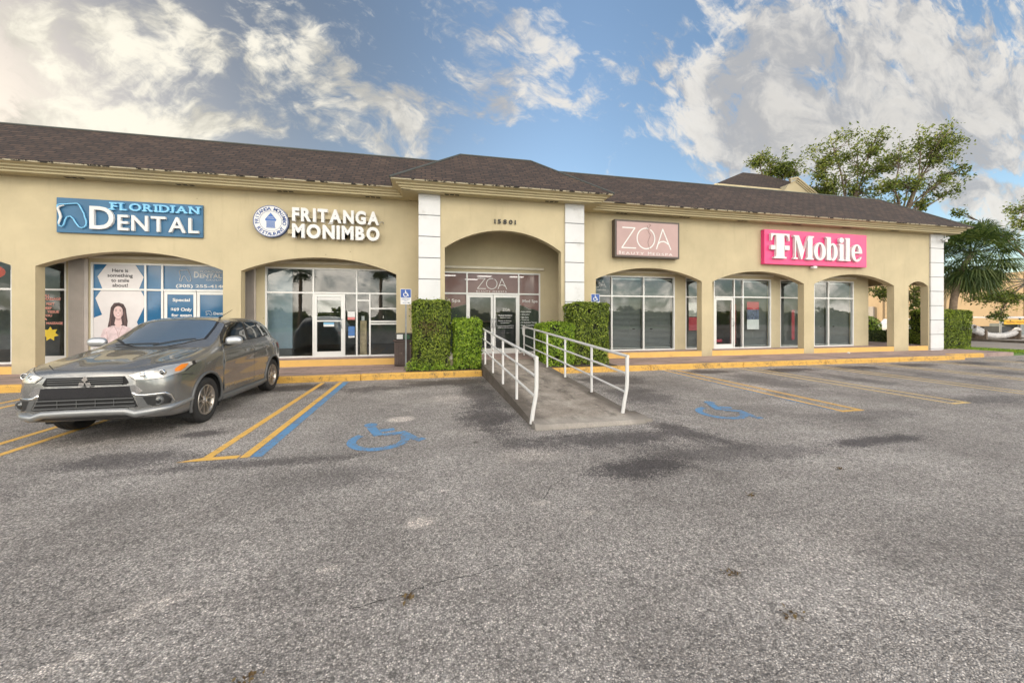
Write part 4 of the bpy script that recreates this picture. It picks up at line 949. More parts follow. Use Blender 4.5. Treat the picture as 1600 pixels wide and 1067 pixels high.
# restaurant window contents
s = thing('wall_panel', 'tall slate blue partition standing inside the restaurant window', 'partition', (-4.6, 14.4, DK))
q = MB(); q.box(-5.1, -4.25, 13.85, 13.92, DK + .28, 3.2); part(q, 'panel', mat('slate_panel', (.20, .27, .33), .6, var=.1), s)
q = MB(); q.box(-5.1, -4.25, 13.80, 13.93, DK + .015, DK + .275); part(q, 'plinth', M['int_dark'], s)
s = thing('timber_post', 'rough timber post standing inside beside the restaurant door', 'post', (-2.0, 13.95, DK))
q = MB(); q.bevbox(-2.14, -1.93, 13.70, 13.85, DK + .015, 1.52, .01); part(q, 'trunk', mat('timber', (.42, .32, .20), .7, var=.35, vscale=7), s)
q = MB(); q.bevbox(-2.10, -2.0, 13.73, 13.80, 1.522, 1.68, .01); part(q, 'dispenser', M['letter_white'], s)
def sticker(x0, x1, z0, z1, label, cols, txt=(), y=SY - .004, cat='sticker'):
    t = thing('sticker', label, cat, ((x0 + x1) / 2, y, z0)); n = len(cols)
    for i, (c, f0, f1) in enumerate(cols):
        q = MB(); flat(q, [(x0, z0 + (z1 - z0) * f0), (x1, z0 + (z1 - z0) * f0), (x1, z0 + (z1 - z0) * f1), (x0, z0 + (z1 - z0) * f1)], y - .001); part(q, 'field', c, t, fix=False)
    for (body, a, b, c_, d, m_) in txt:
        q = MB(); add_text(q, body, x0 + (x1 - x0) * a, x0 + (x1 - x0) * b, z0 + (z1 - z0) * c_, z0 + (z1 - z0) * d, y - .003, bold=.03); part(q, 'lettering', m_, t, fix=False)
    return t
M['sticker_white'] = mat('sticker_white', (.66, .66, .66), .5, var=.08, vscale=20); M['sticker_red'] = mat('sticker_red', (.62, .20, .19), .5); M['sticker_blue'] = mat('sticker_blue', (.06, .16, .40), .5)
sticker(-2.50, -2.27, 1.56, 1.83, 'white and red paper notice on the restaurant sidelight', [(M['sticker_white'], .32, 1), (M['sticker_red'], 0, .30)])
sticker(-2.48, -2.28, .96, 1.34, 'blue card notice below the white one on the sidelight', [(M['sticker_blue'], .5, 1), (M['sticker_white'], .02, .16), (M['sticker_blue'], .18, .48)])
sticker(-3.22, -2.90, 1.34, 1.47, 'pale blue door sign across the restaurant door bar', [(M['sticker_white'], 0, .5), (mat('sticker_cyan', (.16, .38, .58), .5), .5, 1)], y=SY - .055)
sticker(-3.42, -2.70, 2.20, 2.30, 'white strip notice at the top of the restaurant door', [(M['sticker_white'], 0, 1)], y=SY - .012)
# medical spa entrance film
s = thing('window_graphic', 'mauve window film over the spa entrance doors with thin white letters', 'poster', (2.2, SY, 2.5))
q = MB(); flat(q, [(.33, 2.51), (1.40, 2.51), (1.40, 3.18), (.33, 3.18)], yb); flat(q, [(1.46, 2.51), (3.27, 2.51), (3.27, 3.18), (1.46, 3.18)], yb); flat(q, [(3.33, 2.51), (4.08, 2.51), (4.08, 3.18), (3.33, 3.18)], yb)
part(q, 'film', M['mauve_film'], s, fix=False)
q = MB(); zoa(q, 1.80, 2.655, .53, .50, yb - .003, .022); add_text(q, 'BEAUTY MEDSPA', 1.76, 2.86, 2.53, 2.585, yb - .004, spacing=1.5); part(q, 'lettering', M['letter_white'], s, fix=False)
M['film_green'] = film_mat('window_film_dark_green', (.06, .085, .065), .4)
def side_film(x0, x1, label, right):
    s = thing('window_graphic', label, 'poster', ((x0 + x1) / 2, SY, .4)); q = MB()
    cur = [(x0, 2.10), (x0 + (x1 - x0) * .25, 2.03), (x0 + (x1 - x0) * .5, 1.95), (x0 + (x1 - x0) * .75, 1.93), (x1, 1.85)]
    if not right: cur = [(x0 + x1 - a, b) for a, b in cur][::-1]
    flat(q, [(x0, .42)] + [(x1, .42)] + [(a, b - .02) for a, b in cur][::-1], yb); part(q, 'lower_film', M['film_green'], s, fix=False)
    q = MB(); flat(q, cur + [(x1, 2.44), (x0, 2.44)], yb); part(q, 'upper_film', M['mauve_film'], s, fix=False)
    q = MB(); add_text(q, 'Med Spa', (3.45 if right else .45), (4.02 if right else 1.2), 2.14, 2.28, yb - .003, bold=.01)
    for i, t in enumerate(('Injectables', 'Anti-aging', 'Skin Care', 'Weight loss', 'IV Hydration Therapy', 'Body Treatments', 'Facial Peels')):
        hw = (.36, .30, .26, .28, .60, .48, .42)[i]; add_text(q, t, x0 + .08, x0 + .08 + hw, 1.80 - .098 * i, 1.865 - .098 * i, yb - .003, bold=.015); q.box(x0 + .035, x0 + .05, yb - .004, yb - .002, 1.825 - .098 * i, 1.84 - .098 * i)
    part(q, 'lettering', M['letter_white'], s, fix=False)
side_film(3.33, 4.08, 'dark film listing spa treatments right of the entrance doors', True); side_film(.33, 1.40, 'dark film with treatment list left of the spa entrance doors', False)
s = thing('window_lettering', 'white opening hours lettering on the right entrance door', 'window sign', (2.8, SY, 1.2)); q = MB()
for t, a, b, z_, h_ in (('ZOA', 2.70, 2.98, 1.86, .10), ('Medical Aesthetics', 2.56, 3.06, 1.68, .055), ('Beauty & Laser', 2.62, 3.0, 1.60, .045), ('Monday to Saturday', 2.55, 3.04, 1.48, .05), ('By appointment', 2.64, 2.96, 1.41, .045), ('Walk ins welcome today', 2.53, 3.10, 1.24, .045), ('(305) 255-4141', 2.60, 3.02, 1.17, .045)):
    if '255' in t: continue
    add_text(q, t, a, b, z_, z_ + h_, SY - .014, bold=.015)
q.box(2.49, 3.13, SY - .015, SY - .0135, 1.325, 1.333); q.box(2.49, 2.497, SY - .015, SY - .0135, 1.34, 1.75)
part(q, 'lettering', M['letter_white'], s, fix=False)
M['troffer'] = mat('lit_panel', (.8, .8, .78), .5, emit=(1.0, .97, .90), estr=1.5)
for i, (x, y_) in enumerate([(1.0, 15.2), (2.6, 15.2), (4.1, 15.2), (1.0, 17.2), (2.6, 17.2), (4.1, 17.2), (2.2, 18.8)]):
    t = thing('ceiling_light', 'lit rectangular ceiling panel inside the spa entrance', 'ceiling light', (x, y_, 3.49), 'lit ceiling panels in the spa')
    q = MB(); q.box(-.31, .31, -.16, .16, -.02, -.005); q.build('diffuser', M['troffer'], t); q = MB(); q.box(-.34, .34, -.19, .19, -.006, .004); q.build('frame', M['alu'], t)
s = thing('reception_desk', 'dark reception desk standing inside the spa entrance', 'desk', (1.9, 17.5, DK))
q = MB(); q.bevbox(1.1, 2.9, 17.3, 17.8, DK + .012, 1.40, .02); part(q, 'front_panel', M['int_dark'], s); q = MB(); q.bevbox(1.05, 2.95, 17.25, 17.85, 1.402, 1.45, .01); part(q, 'top', M['mauve'], s)
s = thing('window_lettering', 'white spa letters on the first window right of the entrance', 'window sign', (6.4, SY, 2.6)); q = MB(); zoa(q, 6.02, 2.78, .36, .34, SY - .004, .016); add_text(q, 'BEAUTY MEDSPA', 5.99, 6.74, 2.65, 2.70, SY - .005); part(q, 'lettering', M['letter_white'], s, fix=False)
s = thing('window_graphic', 'thin white zigzag line on the first spa window', 'poster', (6.3, SY, .5)); q = MB(); strokes(q, [[(6.20, 1.9), (6.32, 1.72), (6.22, 1.5), (6.34, 1.3), (6.20, 1.15)], [(6.28, .95), (6.50, .50)]], .03, SY - .004); part(q, 'line', M['letter_white'], s, fix=False)
# venetian blinds
M['blind'] = mat('blind_slats', (.30, .31, .31), .5, var=.06)
def blind(x0, x1, z0, z1, label, handle=True):
    t = thing('window_blind', label, 'blind', ((x0 + x1) / 2, SY + .12, z0)); q = MB(); z = z0 + .03; tilt = .013
    while z < z1 - .05:
        q.face([(x0, SY + .10, z - tilt), (x1, SY + .10, z - tilt), (x1, SY + .145, z + tilt), (x0, SY + .145, z + tilt)]); z += .048
    part(q, 'slats', M['blind'], t, fix=False); q = MB(); q.box(x0, x1, SY + .09, SY + .15, z1 - .045, z1); part(q, 'head_rail', M['alu_grey'], t); q = MB(); q.box(x0, x1, SY + .10, SY + .14, z0, z0 + .025); part(q, 'bottom_rail', M['alu_grey'], t)
blind(7.02, 8.28, .42, 3.15, 'lowered grey blind in the left wide spa window'); blind(8.38, 9.62, .42, 3.15, 'lowered grey blind in the right wide spa window')
blind(10.24, 10.90, .42, 3.15, 'lowered grey blind in the narrow window before the phone shop'); blind(12.98, 14.28, .42, 3.15, 'lowered grey blind beside the phone shop door')
blind(14.86, 15.95, .42, 3.15, 'lowered grey blind in the narrow phone shop window'); blind(16.66, 17.39, .42, 3.15, 'lowered grey blind in the last left phone shop pane'); blind(17.48, 18.78, .42, 3.15, 'lowered grey blind in the last right phone shop pane')
sticker(7.86, 7.98, 1.165, 1.205, 'small black pull sticker on the left wide spa window', [(M['black'], 0, 1)]); sticker(8.62, 8.74, 1.165, 1.205, 'small black pull sticker on the right wide spa window', [(M['black'], 0, 1)])
sticker(16.98, 17.08, 1.2, 1.24, 'small black pull sticker on the last left phone shop pane', [(M['black'], 0, 1)]); sticker(17.70, 17.80, 1.2, 1.24, 'small black pull sticker on the last right phone shop pane', [(M['black'], 0, 1)])
M['poster_red'] = mat('poster_red', (.45, .03, .06), .5, var=.1); M['poster_grey'] = mat('poster_grey', (.45, .45, .43), .6, var=.2, vscale=12); M['poster_photo'] = mat('poster_photo', (.10, .12, .20), .5, var=.8, vscale=7)
sticker(10.40, 10.90, 1.10, 2.22, 'red and white poster in the narrow window before the phone shop', [(M['poster_red'], 0, .48), (M['poster_grey'], .5, 1)], [('SALE', .12, .80, .36, .43, M['letter_white']), ('OPEN', .12, .85, .12, .2, M['letter_white'])] if False else [], y=SY + .03, cat='poster')
sticker(13.20, 13.80, 1.12, 2.28, 'framed poster with red top and dark photo beside the phone shop door', [(M['poster_red'], .72, 1), (M['poster_photo'], .36, .72), (M['sticker_white'], 0, .36)], y=SY + .03, cat='poster')
sticker(15.50, 15.66, .66, 1.95, 'tall narrow red banner inside the narrow phone shop window', [(M['poster_red'], 0, 1)], y=SY + .03, cat='banner')
sticker(12.56, 12.86, .52, 2.20, 'tall red brick coloured display seen between the phone shop mullions', [(mat('display_red', (.28, .07, .06), .6, var=.5, vscale=12), 0, 1)], y=SY + .25, cat='display')
sticker(11.70, 12.30, .58, .70, 'low red mat strip inside the phone shop door', [(M['poster_red'], 0, 1)], y=SY + .4, cat='mat')

# ================================================================ ramp and handrails
def rampz(x, y): return .05 + .0468 * (min(y, 11.56) - 5.4) + (.012 if x < 2.4 else 0)
s = MB(); ys = [5.38, 5.45, 5.7, 6.5, 7.5, 8.6, 9.7, 10.6, 11.555]; rr_ = random.Random(3)
xs = [1.57, 1.60, 1.72, 2.0, 2.6, 3.1, 3.24, 3.37]
def rz_(i, j):
    y = ys[j]; z = rampz(xs[i], y)
    if i in (0, 1): z += .02
    if j == 0: z = .012
    return max(z, .01)
for i in range(len(xs) - 1):
    for j in range(len(ys) - 1):
        s.face([(xs[i], ys[j], rz_(i, j)), (xs[i + 1], ys[j], rz_(i + 1, j)), (xs[i + 1], ys[j + 1], rz_(i + 1, j + 1)), (xs[i], ys[j + 1], rz_(i, j + 1))])
for j in range(len(ys) - 1):
    s.face([(1.56, ys[j], -.02), (1.57, ys[j], rz_(0, j)), (1.57, ys[j + 1], rz_(0, j + 1)), (1.56, ys[j + 1], -.02)]); s.face([(3.38, ys[j], -.02), (3.38, ys[j + 1], -.02), (3.37, ys[j + 1], rz_(7, j + 1)), (3.37, ys[j], rz_(7, j))])
s.face([(xs[0], ys[0], -.02), (xs[-1], ys[0], -.02)] + [(xs[i], ys[0], rz_(i, 0)) for i in range(len(xs) - 1, -1, -1)])
s.box(3.375, 3.52, 5.46, 6.0, -.02, .045)                      # broken corner slab
ramp = s.build('access_ramp', M['concrete']); tag(ramp, 'stained sloping concrete wheelchair ramp leading up to the entrance', 'ramp')
def handrail(x, posts, zoff, label, y_end, loop=False, bend=-1):
    t = thing('handrail', label, 'handrail', (x, posts[0], 0)); top = lambda y: .795 + .046 * y if False else zoff + .046 * (y - 5.5)
    y0 = posts[0] - .03
    q = MB(); P = [(x, y0, top(y0) - .0), (x, y_end, top(y_end))]
    if loop: P += [(x, y_end + .06, top(y_end) - .04), (x, y_end + .08, top(y_end) - .12), (x, y_end + .06, top(y_end) - .26), (x, y_end, top(y_end) - .29)]
    q.tube(P, .026, 10); part(q, 'top_rail', M['rail'], t)
    for d in (.29, .60): q = MB(); q.tube([(x + (bend * .012 if d > .5 else 0), y0 + .03, top(y0) - d), (x, posts[1], top(posts[1]) - d), (x, y_end, top(y_end) - d)], .020, 8); part(q, 'mid_rail', M['rail'], t)
    for i, y in enumerate(posts):
        q = MB(); zb = rampz(x, y) - .03
        if i == 0: P = [(x + bend * .075, y + .02, zb), (x + bend * .05, y + .01, zb + .2), (x + bend * .012, y, zb + .42), (x, y, zb + .55), (x, y, top(y) - .02)]
        else: P = [(x, y, zb), (x, y, top(y) - .02)]
        q.tube(P, .031 if i == 0 else .025, 10); part(q, 'post', M['rail'], t)
        if i: q = MB(); q.bevbox(x - .055, x + .055, y - .055, y + .055, zb + .02, zb + .042, .004); part(q, 'base_plate', M['concrete'], t)
    return t
handrail(1.645, [5.60, 6.89, 8.18, 9.44, 10.70], 1.04, 'white pipe handrail with bent end post on the left edge of the ramp', 11.4)
handrail(3.27, [5.80, 7.20, 8.70, 10.09, 11.36, 12.62], .995, 'white pipe handrail with bent end post on the right edge of the ramp', 12.70, True)

# ================================================================ hedges
def leaf_mat(name, cols, rough=.42):
    m = bpy.data.materials.new(name); m.use_nodes = True; N = NT(m.node_tree); b = N.n['Principled BSDF']
    P = N.node('ShaderNodeTexCoord').outputs['Object']; rnd = N.node('ShaderNodeNewGeometry').outputs['Random Per Island']
    n1 = N.noise(P, 2.4, 5, .6)
    c = N.ramp(N.math('ADD', N.math('MULTIPLY', rnd, .55), N.math('MULTIPLY', n1, .45)), [(.22, cols[0]), (.45, cols[1]), (.62, cols[2]), (.85, cols[3])])
    N.put(b.inputs['Base Color'], c); b.inputs['Roughness'].default_value = rough; b.inputs['Specular IOR Level'].default_value = .45
    tr = N.node('ShaderNodeBsdfTranslucent'); N.put(tr.inputs[0], N.mix(1.0, c, (1.5, 1.6, .6, 1), 'MULTIPLY'))
    mx = N.node('ShaderNodeMixShader'); mx.inputs[0].default_value = .3; out_ = N.n['Material Output']
    N.l.new(b.outputs[0], mx.inputs[1]); N.l.new(tr.outputs[0], mx.inputs[2]); N.l.new(mx.outputs[0], out_.inputs[0])
    return m
M['leaf_hedge'] = leaf_mat('hedge_leaves', [(.04, .058, .012), (.125, .185, .025), (.25, .32, .04), (.42, .47, .085)])
M['leaf_bright'] = leaf_mat('bright_hedge_leaves', [(.05, .085, .012), (.155, .26, .024), (.29, .42, .038), (.46, .55, .075)])
M['leaf_dark'] = leaf_mat('dark_leaves', [(.018, .030, .008), (.038, .062, .013), (.07, .10, .02), (.13, .15, .04)])
M['leaf_tree'] = leaf_mat('tree_leaves', [(.045, .062, .014), (.10, .14, .025), (.18, .22, .045), (.27, .27, .07)])
M['leaf_brown'] = leaf_mat('dry_leaves', [(.05, .03, .015), (.11, .065, .03), (.17, .11, .05), (.22, .16, .08)])
M['bark'] = mat('bark', (.17, .13, .10), .9, var=.4, vscale=9, bump=.8, bscale=18)
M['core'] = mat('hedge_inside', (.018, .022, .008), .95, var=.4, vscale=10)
def leaf(mb, p, n, size, rr, long=1.9):
    """one pointed leaf: two folded triangles pairs around a midrib"""
    n = Vector(n).normalized(); a = Vector((rr.uniform(-1, 1), rr.uniform(-1, 1), rr.uniform(-1, 1))); t = (a - n * a.dot(n)).normalized(); sd_ = n.cross(t)
    L, wd = size * long, size * .5; p = Vector(p); up = n * size * .22
    mb.face([p - t * L / 2, p + sd_ * wd + up, p + t * L / 2, p - sd_ * wd + up])
def hedge(name, label, x0, x1, y0, y1, z0, z1, n, m='leaf_hedge', size=.045, seed=1, taper=.0, brown=None, round_=.06, cat='hedge', wob=.05):
    rr = random.Random(seed); t = thing(name, label, cat, ((x0 + x1) / 2, (y0 + y1) / 2, z0))
    q = MB(); c = .07; cx_, cy_ = (x0 + x1) / 2, (y0 + y1) / 2
    def sc_(z): return 1 - taper * (1 - (z - z0) / (z1 - z0))
    nz = 6; vs = []
    for i in range(nz + 1):
        z = z0 + .12 + (z1 - .05 - z0 - .12) * i / nz; k_ = sc_(z)
        vs.append([(cx_ + (a - cx_) * k_, cy_ + (b - cy_) * k_, z) for a, b in ((x0 + c, y0 + c), (x1 - c, y0 + c), (x1 - c, y1 - c), (x0 + c, y1 - c))])
    for a, b in zip(vs, vs[1:]):
        for i in range(4): q.face([a[i], a[(i + 1) % 4], b[(i + 1) % 4], b[i]])
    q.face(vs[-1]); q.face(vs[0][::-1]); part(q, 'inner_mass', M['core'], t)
    q = MB()
    for i in range(4):
        a = rr.uniform(x0 + .15, x1 - .15); b = rr.uniform(y0 + .1, y1 - .1); q.tube([(a, b, z0 - .05), (a + rr.uniform(-.05, .05), b, z0 + .25)], .02, 6)
    part(q, 'stems', M['bark'], t)
    L = MB(); W_, D_, H_ = x1 - x0, y1 - y0, z1 - z0
    areas = [W_ * H_, W_ * H_ * .25, D_ * H_ * .8, D_ * H_ * .8, W_ * D_]
    for k in range(n):
        f = rr.choices(range(5), areas)[0]; dep = abs(rr.gauss(0, .035)) - .01; bz = rr.random(); 
        if f < 2: p = [rr.uniform(x0, x1), (y0 + dep if f == 0 else y1 - dep), z0 + H_ * (bz ** .9)]; nn = (0, -1 if f == 0 else 1, .25)
        elif f < 4: p = [(x0 + dep if f == 2 else x1 - dep), rr.uniform(y0, y1), z0 + H_ * bz]; nn = (-1 if f == 2 else 1, 0, .25)
        else: p = [rr.uniform(x0, x1), rr.uniform(y0, y1), z1 - dep]; nn = (0, 0, 1)
        w3 = noise.noise_vector(Vector(p) * 2.6 + Vector((seed * 7, 0, 0))) * wob + noise.noise_vector(Vector(p) * 9) * .018
        p = Vector(p) + w3; k_ = sc_(p.z); p.x = cx_ + (p.x - cx_) * k_; p.y = cy_ + (p.y - cy_) * k_
        # rounded edges, narrower foot
        a_, b_ = (p.x - cx_) / (W_ / 2), (p.y - cy_) / (D_ / 2); p.z -= .07 * max(abs(a_), abs(b_)) ** 8 * max(0, (p.z - z0) / H_) ** 6; p.x -= a_ * .05 * abs(b_) ** 8
        # clipped corners
        if noise.noise(Vector(p) * 3.3 + Vector((0, seed * 3, 0))) < -.42 and rr.random() < .75: continue
        if rr.random() < .02 and p.z > z0 + .3: p += Vector(nn) * rr.uniform(.03, .10)
        leaf(L, p, Vector(nn) + Vector((rr.gauss(0, .7), rr.gauss(0, .7), rr.gauss(0, .7))), size * rr.uniform(.6, 1.25), rr)
    part(L, 'foliage', M[m], t, fix=False)
    if brown:
        L = MB(); bx0, bx1, bz0, bz1, bn_ = brown
        for k in range(bn_):
            p = Vector((rr.gauss((bx0 + bx1) / 2, (bx1 - bx0) / 4), y0 - .015 + abs(rr.gauss(0, .02)), rr.gauss((bz0 + bz1) / 2, (bz1 - bz0) / 3)))
            k_ = sc_(p.z); p.x = cx_ + (p.x - cx_) * k_; leaf(L, p, (rr.gauss(0, .6), -1, rr.gauss(0, .6)), size * .7, rr)
        part(L, 'dry_twigs', M['leaf_brown'], t, fix=False)
    return t
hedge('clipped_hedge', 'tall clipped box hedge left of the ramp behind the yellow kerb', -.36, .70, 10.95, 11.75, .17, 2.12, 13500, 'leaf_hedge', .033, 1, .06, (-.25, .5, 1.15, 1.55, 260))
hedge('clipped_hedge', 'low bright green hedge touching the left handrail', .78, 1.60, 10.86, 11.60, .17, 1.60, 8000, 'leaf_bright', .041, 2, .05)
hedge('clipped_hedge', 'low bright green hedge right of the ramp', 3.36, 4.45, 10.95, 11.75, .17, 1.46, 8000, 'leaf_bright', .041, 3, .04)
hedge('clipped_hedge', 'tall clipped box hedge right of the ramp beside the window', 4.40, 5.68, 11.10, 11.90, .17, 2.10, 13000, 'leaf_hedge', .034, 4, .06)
hedge('clipped_hedge', 'square clipped hedge at the far right end pilaster', 23.55, 25.85, 13.2, 14.4, .10, 1.97, 12000, 'leaf_hedge', .044, 5, .08)
def groundplants(label, pts, seed, m='leaf_bright'):
    rr = random.Random(seed); t = thing('ground_plant', label, 'plant', (*pts[0][:2], .17)); L = MB()
    for (x, y, r, h, n) in pts:
        for i in range(n):
            a = rr.uniform(0, 6.28); q_ = r * math.sqrt(rr.random()); hh = h * rr.random() * (1 - .6 * q_ / r)
            leaf(L, (x + q_ * math.cos(a), y + q_ * math.sin(a), .18 + hh), (math.cos(a) * .6, -.5, .8), .035 * rr.uniform(.6, 1.3), rr)
    part(L, 'foliage', M[m], t, fix=False)
groundplants('small leafy weeds spreading at the foot of the tall left hedge', [(-.33, 11.0, .22, .38, 160), (.05, 10.93, .2, .25, 140), (.38, 10.95, .18, .32, 150), (.72, 10.98, .2, .12, 90)], 11)

# ================================================================ street furniture by the kerb
def accessible_sign(x, y, zt, label, tilt=0):
    t = thing('accessible_parking_sign', label, 'sign', (x, y, SW))
    q = MB(); q.box(x - .022, x + .022, y - .004, y, SW, zt - .30); q.box(x - .022, x - .016, y - .022, y - .004, SW, zt - .30); q.box(x + .016, x + .022, y - .022, y - .004, SW, zt - .30); part(q, 'post', M['galv'], t)
    yy = y - .026
    q = MB(); q.bevbox(x - .155, x + .155, yy - .004, yy, zt - .46, zt, .002); part(q, 'plate', M['letter_white'], t)
    q = MB(); q.box(x - .145, x + .145, yy - .0062, yy - .0042, zt - .255, zt - .01); part(q, 'blue_field', mat('sign_field_blue', (.035, .09, .32), .4) if 'sfb' not in M else M['sfb'], t)
    q = MB(); wheelchair(q, x, zt - .135, .19, .19, 0, 'xz', yy - .008, .11); part(q, 'wheelchair_symbol', M['letter_white'], t, fix=False)
    q = MB(); add_text(q, 'PARKING BY', x - .12, x + .12, zt - .295, zt - .268, yy - .0055); add_text(q, 'DISABLED PERMIT', x - .125, x + .125, zt - .33, zt - .303, yy - .0055); add_text(q, 'ONLY', x - .05, x + .05, zt - .365, zt - .338, yy - .0055); add_text(q, '$250 FINE', x - .09, x + .12, zt - .435, zt - .395, yy - .0055); part(q, 'lettering', M['navy'], t, fix=False)
accessible_sign(-.57, 11.97, 2.49, 'blue and white disabled parking sign on a steel post by the litter bin')
accessible_sign(5.56, 11.97, 2.42, 'blue disabled parking sign rising behind the tall right hedge')
t = thing('litter_bin', 'dark brown slatted litter bin with a square hood beside the sign post', 'bin', (-.63, 12.38, SW), rz=R(-8))
M['bin_brown'] = mat('bin_brown', (.085, .058, .05), .55, var=.25, vscale=6, stain=((.26, .20, .17), 5, .6, .75)); M['bin_hood'] = mat('bin_hood', (.022, .024, .023), .5)
q = MB(); q.bevbox(-.255, .255, -.255, .255, .02, .755, .015); q.build('body', M['bin_brown'], t)
q = MB()
for i in range(7):
    a = -.225 + .075 * i; q.bevbox(a - .028, a + .028, -.272, -.257, .05, .74, .004)
q.build('slats', M['bin_brown'], t)
q = MB(); q.bevbox(-.30, .30, -.30, .30, .757, .80, .012); q.build('rim', M['bin_brown'], t)
q = MB(); q.bevbox(-.265, .265, -.265, .265, .802, 1.0, .03); q.build('hood', M['bin_hood'], t)
q = MB(); q.poly_xz([(-.18, .83), (.0, .83), (.0, .97), (-.18, .97)], -.269, None); q.build('flap', M['sticker_white'], t, fix=False)
q = MB(); q.poly_xz([(.04, .83), (.21, .83), (.21, .965), (.04, .965)], -.269, None); q.build('recycling_label', mat('label_green', (.04, .12, .06), .5), t, fix=False)
t = thing('planter_cap', 'small domed beige concrete pedestal between the two left hedges', 'pedestal', (.72, 11.28, .17))
q = MB(); q.bevbox(-.14, .14, -.13, .13, -.02, .26, .012); q.build('block', M['stucco'], t)
q = MB(); q.lathe([(.165, .262), (.165, .28), (.13, .36), (.07, .43), (.03, .45), (.025, .47), (.0, .47)], (0, 0, 0), 'Z', 18); q.build('dome', M['ledge'], t)
t = thing('paper_scrap', 'tiny white scrap of litter on the sidewalk before the phone shop', 'litter', (16.9, 12.3, SW)); q = MB(); q.lathe([(.0, .0), (.05, .01), (.045, .05), (.0, .065)], (0, 0, 0.002), 'Z', 7, False); q.build('crumple', M['letter_white'], t)

for i, (x, y, r_) in enumerate([(-.80, 1.98, .05), (-.92, 1.90, .04), (1.92, 2.12, .05), (1.98, 1.74, .05), (2.95, 3.0, .04), (-.1, 2.35, .03), (4.4, 3.3, .05), (-2.6, 2.9, .045)]):
    rr = random.Random(100 + i); t = thing('dead_leaves', 'small clump of dry brown dead leaves lying on the asphalt', 'litter', (x, y, .003), 'clumps of dead leaves on the lot'); L = MB()
    for k in range(14): leaf(L, (rr.gauss(0, r_ * .6), rr.gauss(0, r_ * .45), .006 + rr.random() * .012), (rr.gauss(0, .5), rr.gauss(0, .5), 1), .016 * rr.uniform(.6, 1.3), rr)
    L.build('leaves', M['leaf_brown'], t, fix=False)

# ================================================================ the parked car (nose towards the camera, own axes: x across, y from nose to tail)
def paint_metal():
    m = bpy.data.materials.new('grey_metallic_paint'); m.use_nodes = True; N = NT(m.node_tree); b = N.n['Principled BSDF']
    P = N.node('ShaderNodeTexCoord').outputs['Object']; x, y, z = N.sep(P)
    fl = N.sep(N.voro(P, 900).outputs['Color'])[0]
    c = N.ramp(fl, [(.1, (.185, .184, .182)), (.9, (.285, .284, .281))])
    dirt = N.math('MULTIPLY', N.smooth(N.math('ADD', z, N.math('MULTIPLY', N.noise(P, 5, 5), .3)), .62, .35), .30); c = N.mix(dirt, c, (.16, .14, .12))
    N.put(b.inputs['Base Color'], c); b.inputs['Metallic'].default_value = .65; N.put(b.inputs['Roughness'], N.math('ADD', .27, N.math('MULTIPLY', dirt, .6)))
    b.inputs['Coat Weight'].default_value = 1.0; b.inputs['Coat Roughness'].default_value = .03; return m
M['car'] = paint_metal()
M['car_glass'] = mat('tinted_car_glass', (.012, .014, .015), .02, spec=.9, coat=1.0)
M['wind_glass'] = mat('windscreen_glass', (.07, .10, .13), .012, spec=1.0, coat=1.0); M['wind_glass'].node_tree.nodes['Principled BSDF'].inputs['IOR'].default_value = 2.3; M['wind_glass'].node_tree.nodes['Principled BSDF'].inputs['Coat IOR'].default_value = 2.0
M['trim_black'] = mat('satin_black_trim', (.018, .018, .019), .4)
M['piano'] = mat('gloss_black_trim', (.022, .022, .025), .12, coat=.6)
M['lower'] = mat('grey_lower_trim', (.12, .122, .125), .42, .3)
M['chrome'] = mat('chrome', (.80, .80, .80), .08, 1.0)
M['silver'] = mat('silver_paint', (.52, .53, .54), .3, .7, coat=.6)
M['lip_grey'] = mat('lip_grey_paint', (.30, .305, .31), .35, .6, coat=.5)
M['tyre'] = mat('tyre_rubber', (.022, .021, .021), .8, var=.25, vscale=8)
M['rim'] = mat('machined_alloy', (.48, .44, .40), .3, .85)
M['rim_dark'] = mat('rim_pocket', (.03, .028, .027), .5)
M['lamp_amber'] = mat('amber_lens', (.85, .24, .02), .12, coat=1.0)
M['lamp_clear'] = mat('clear_lens_reflector', (.62, .61, .58), .10, .6, coat=1.0)
M['lamp_dark'] = mat('lamp_bezel', (.16, .15, .14), .15, .6, coat=1.0)
M['lamp_base'] = mat('lamp_housing', (.50, .48, .45), .16, .35, coat=1.0)
M['lamp_red'] = mat('red_lens', (.30, .015, .015), .15, coat=1.0)
CAR = thing('parked_car', 'grey metallic compact crossover parked nose out in the left stall', 'car', (-4.27, 6.05, 0))
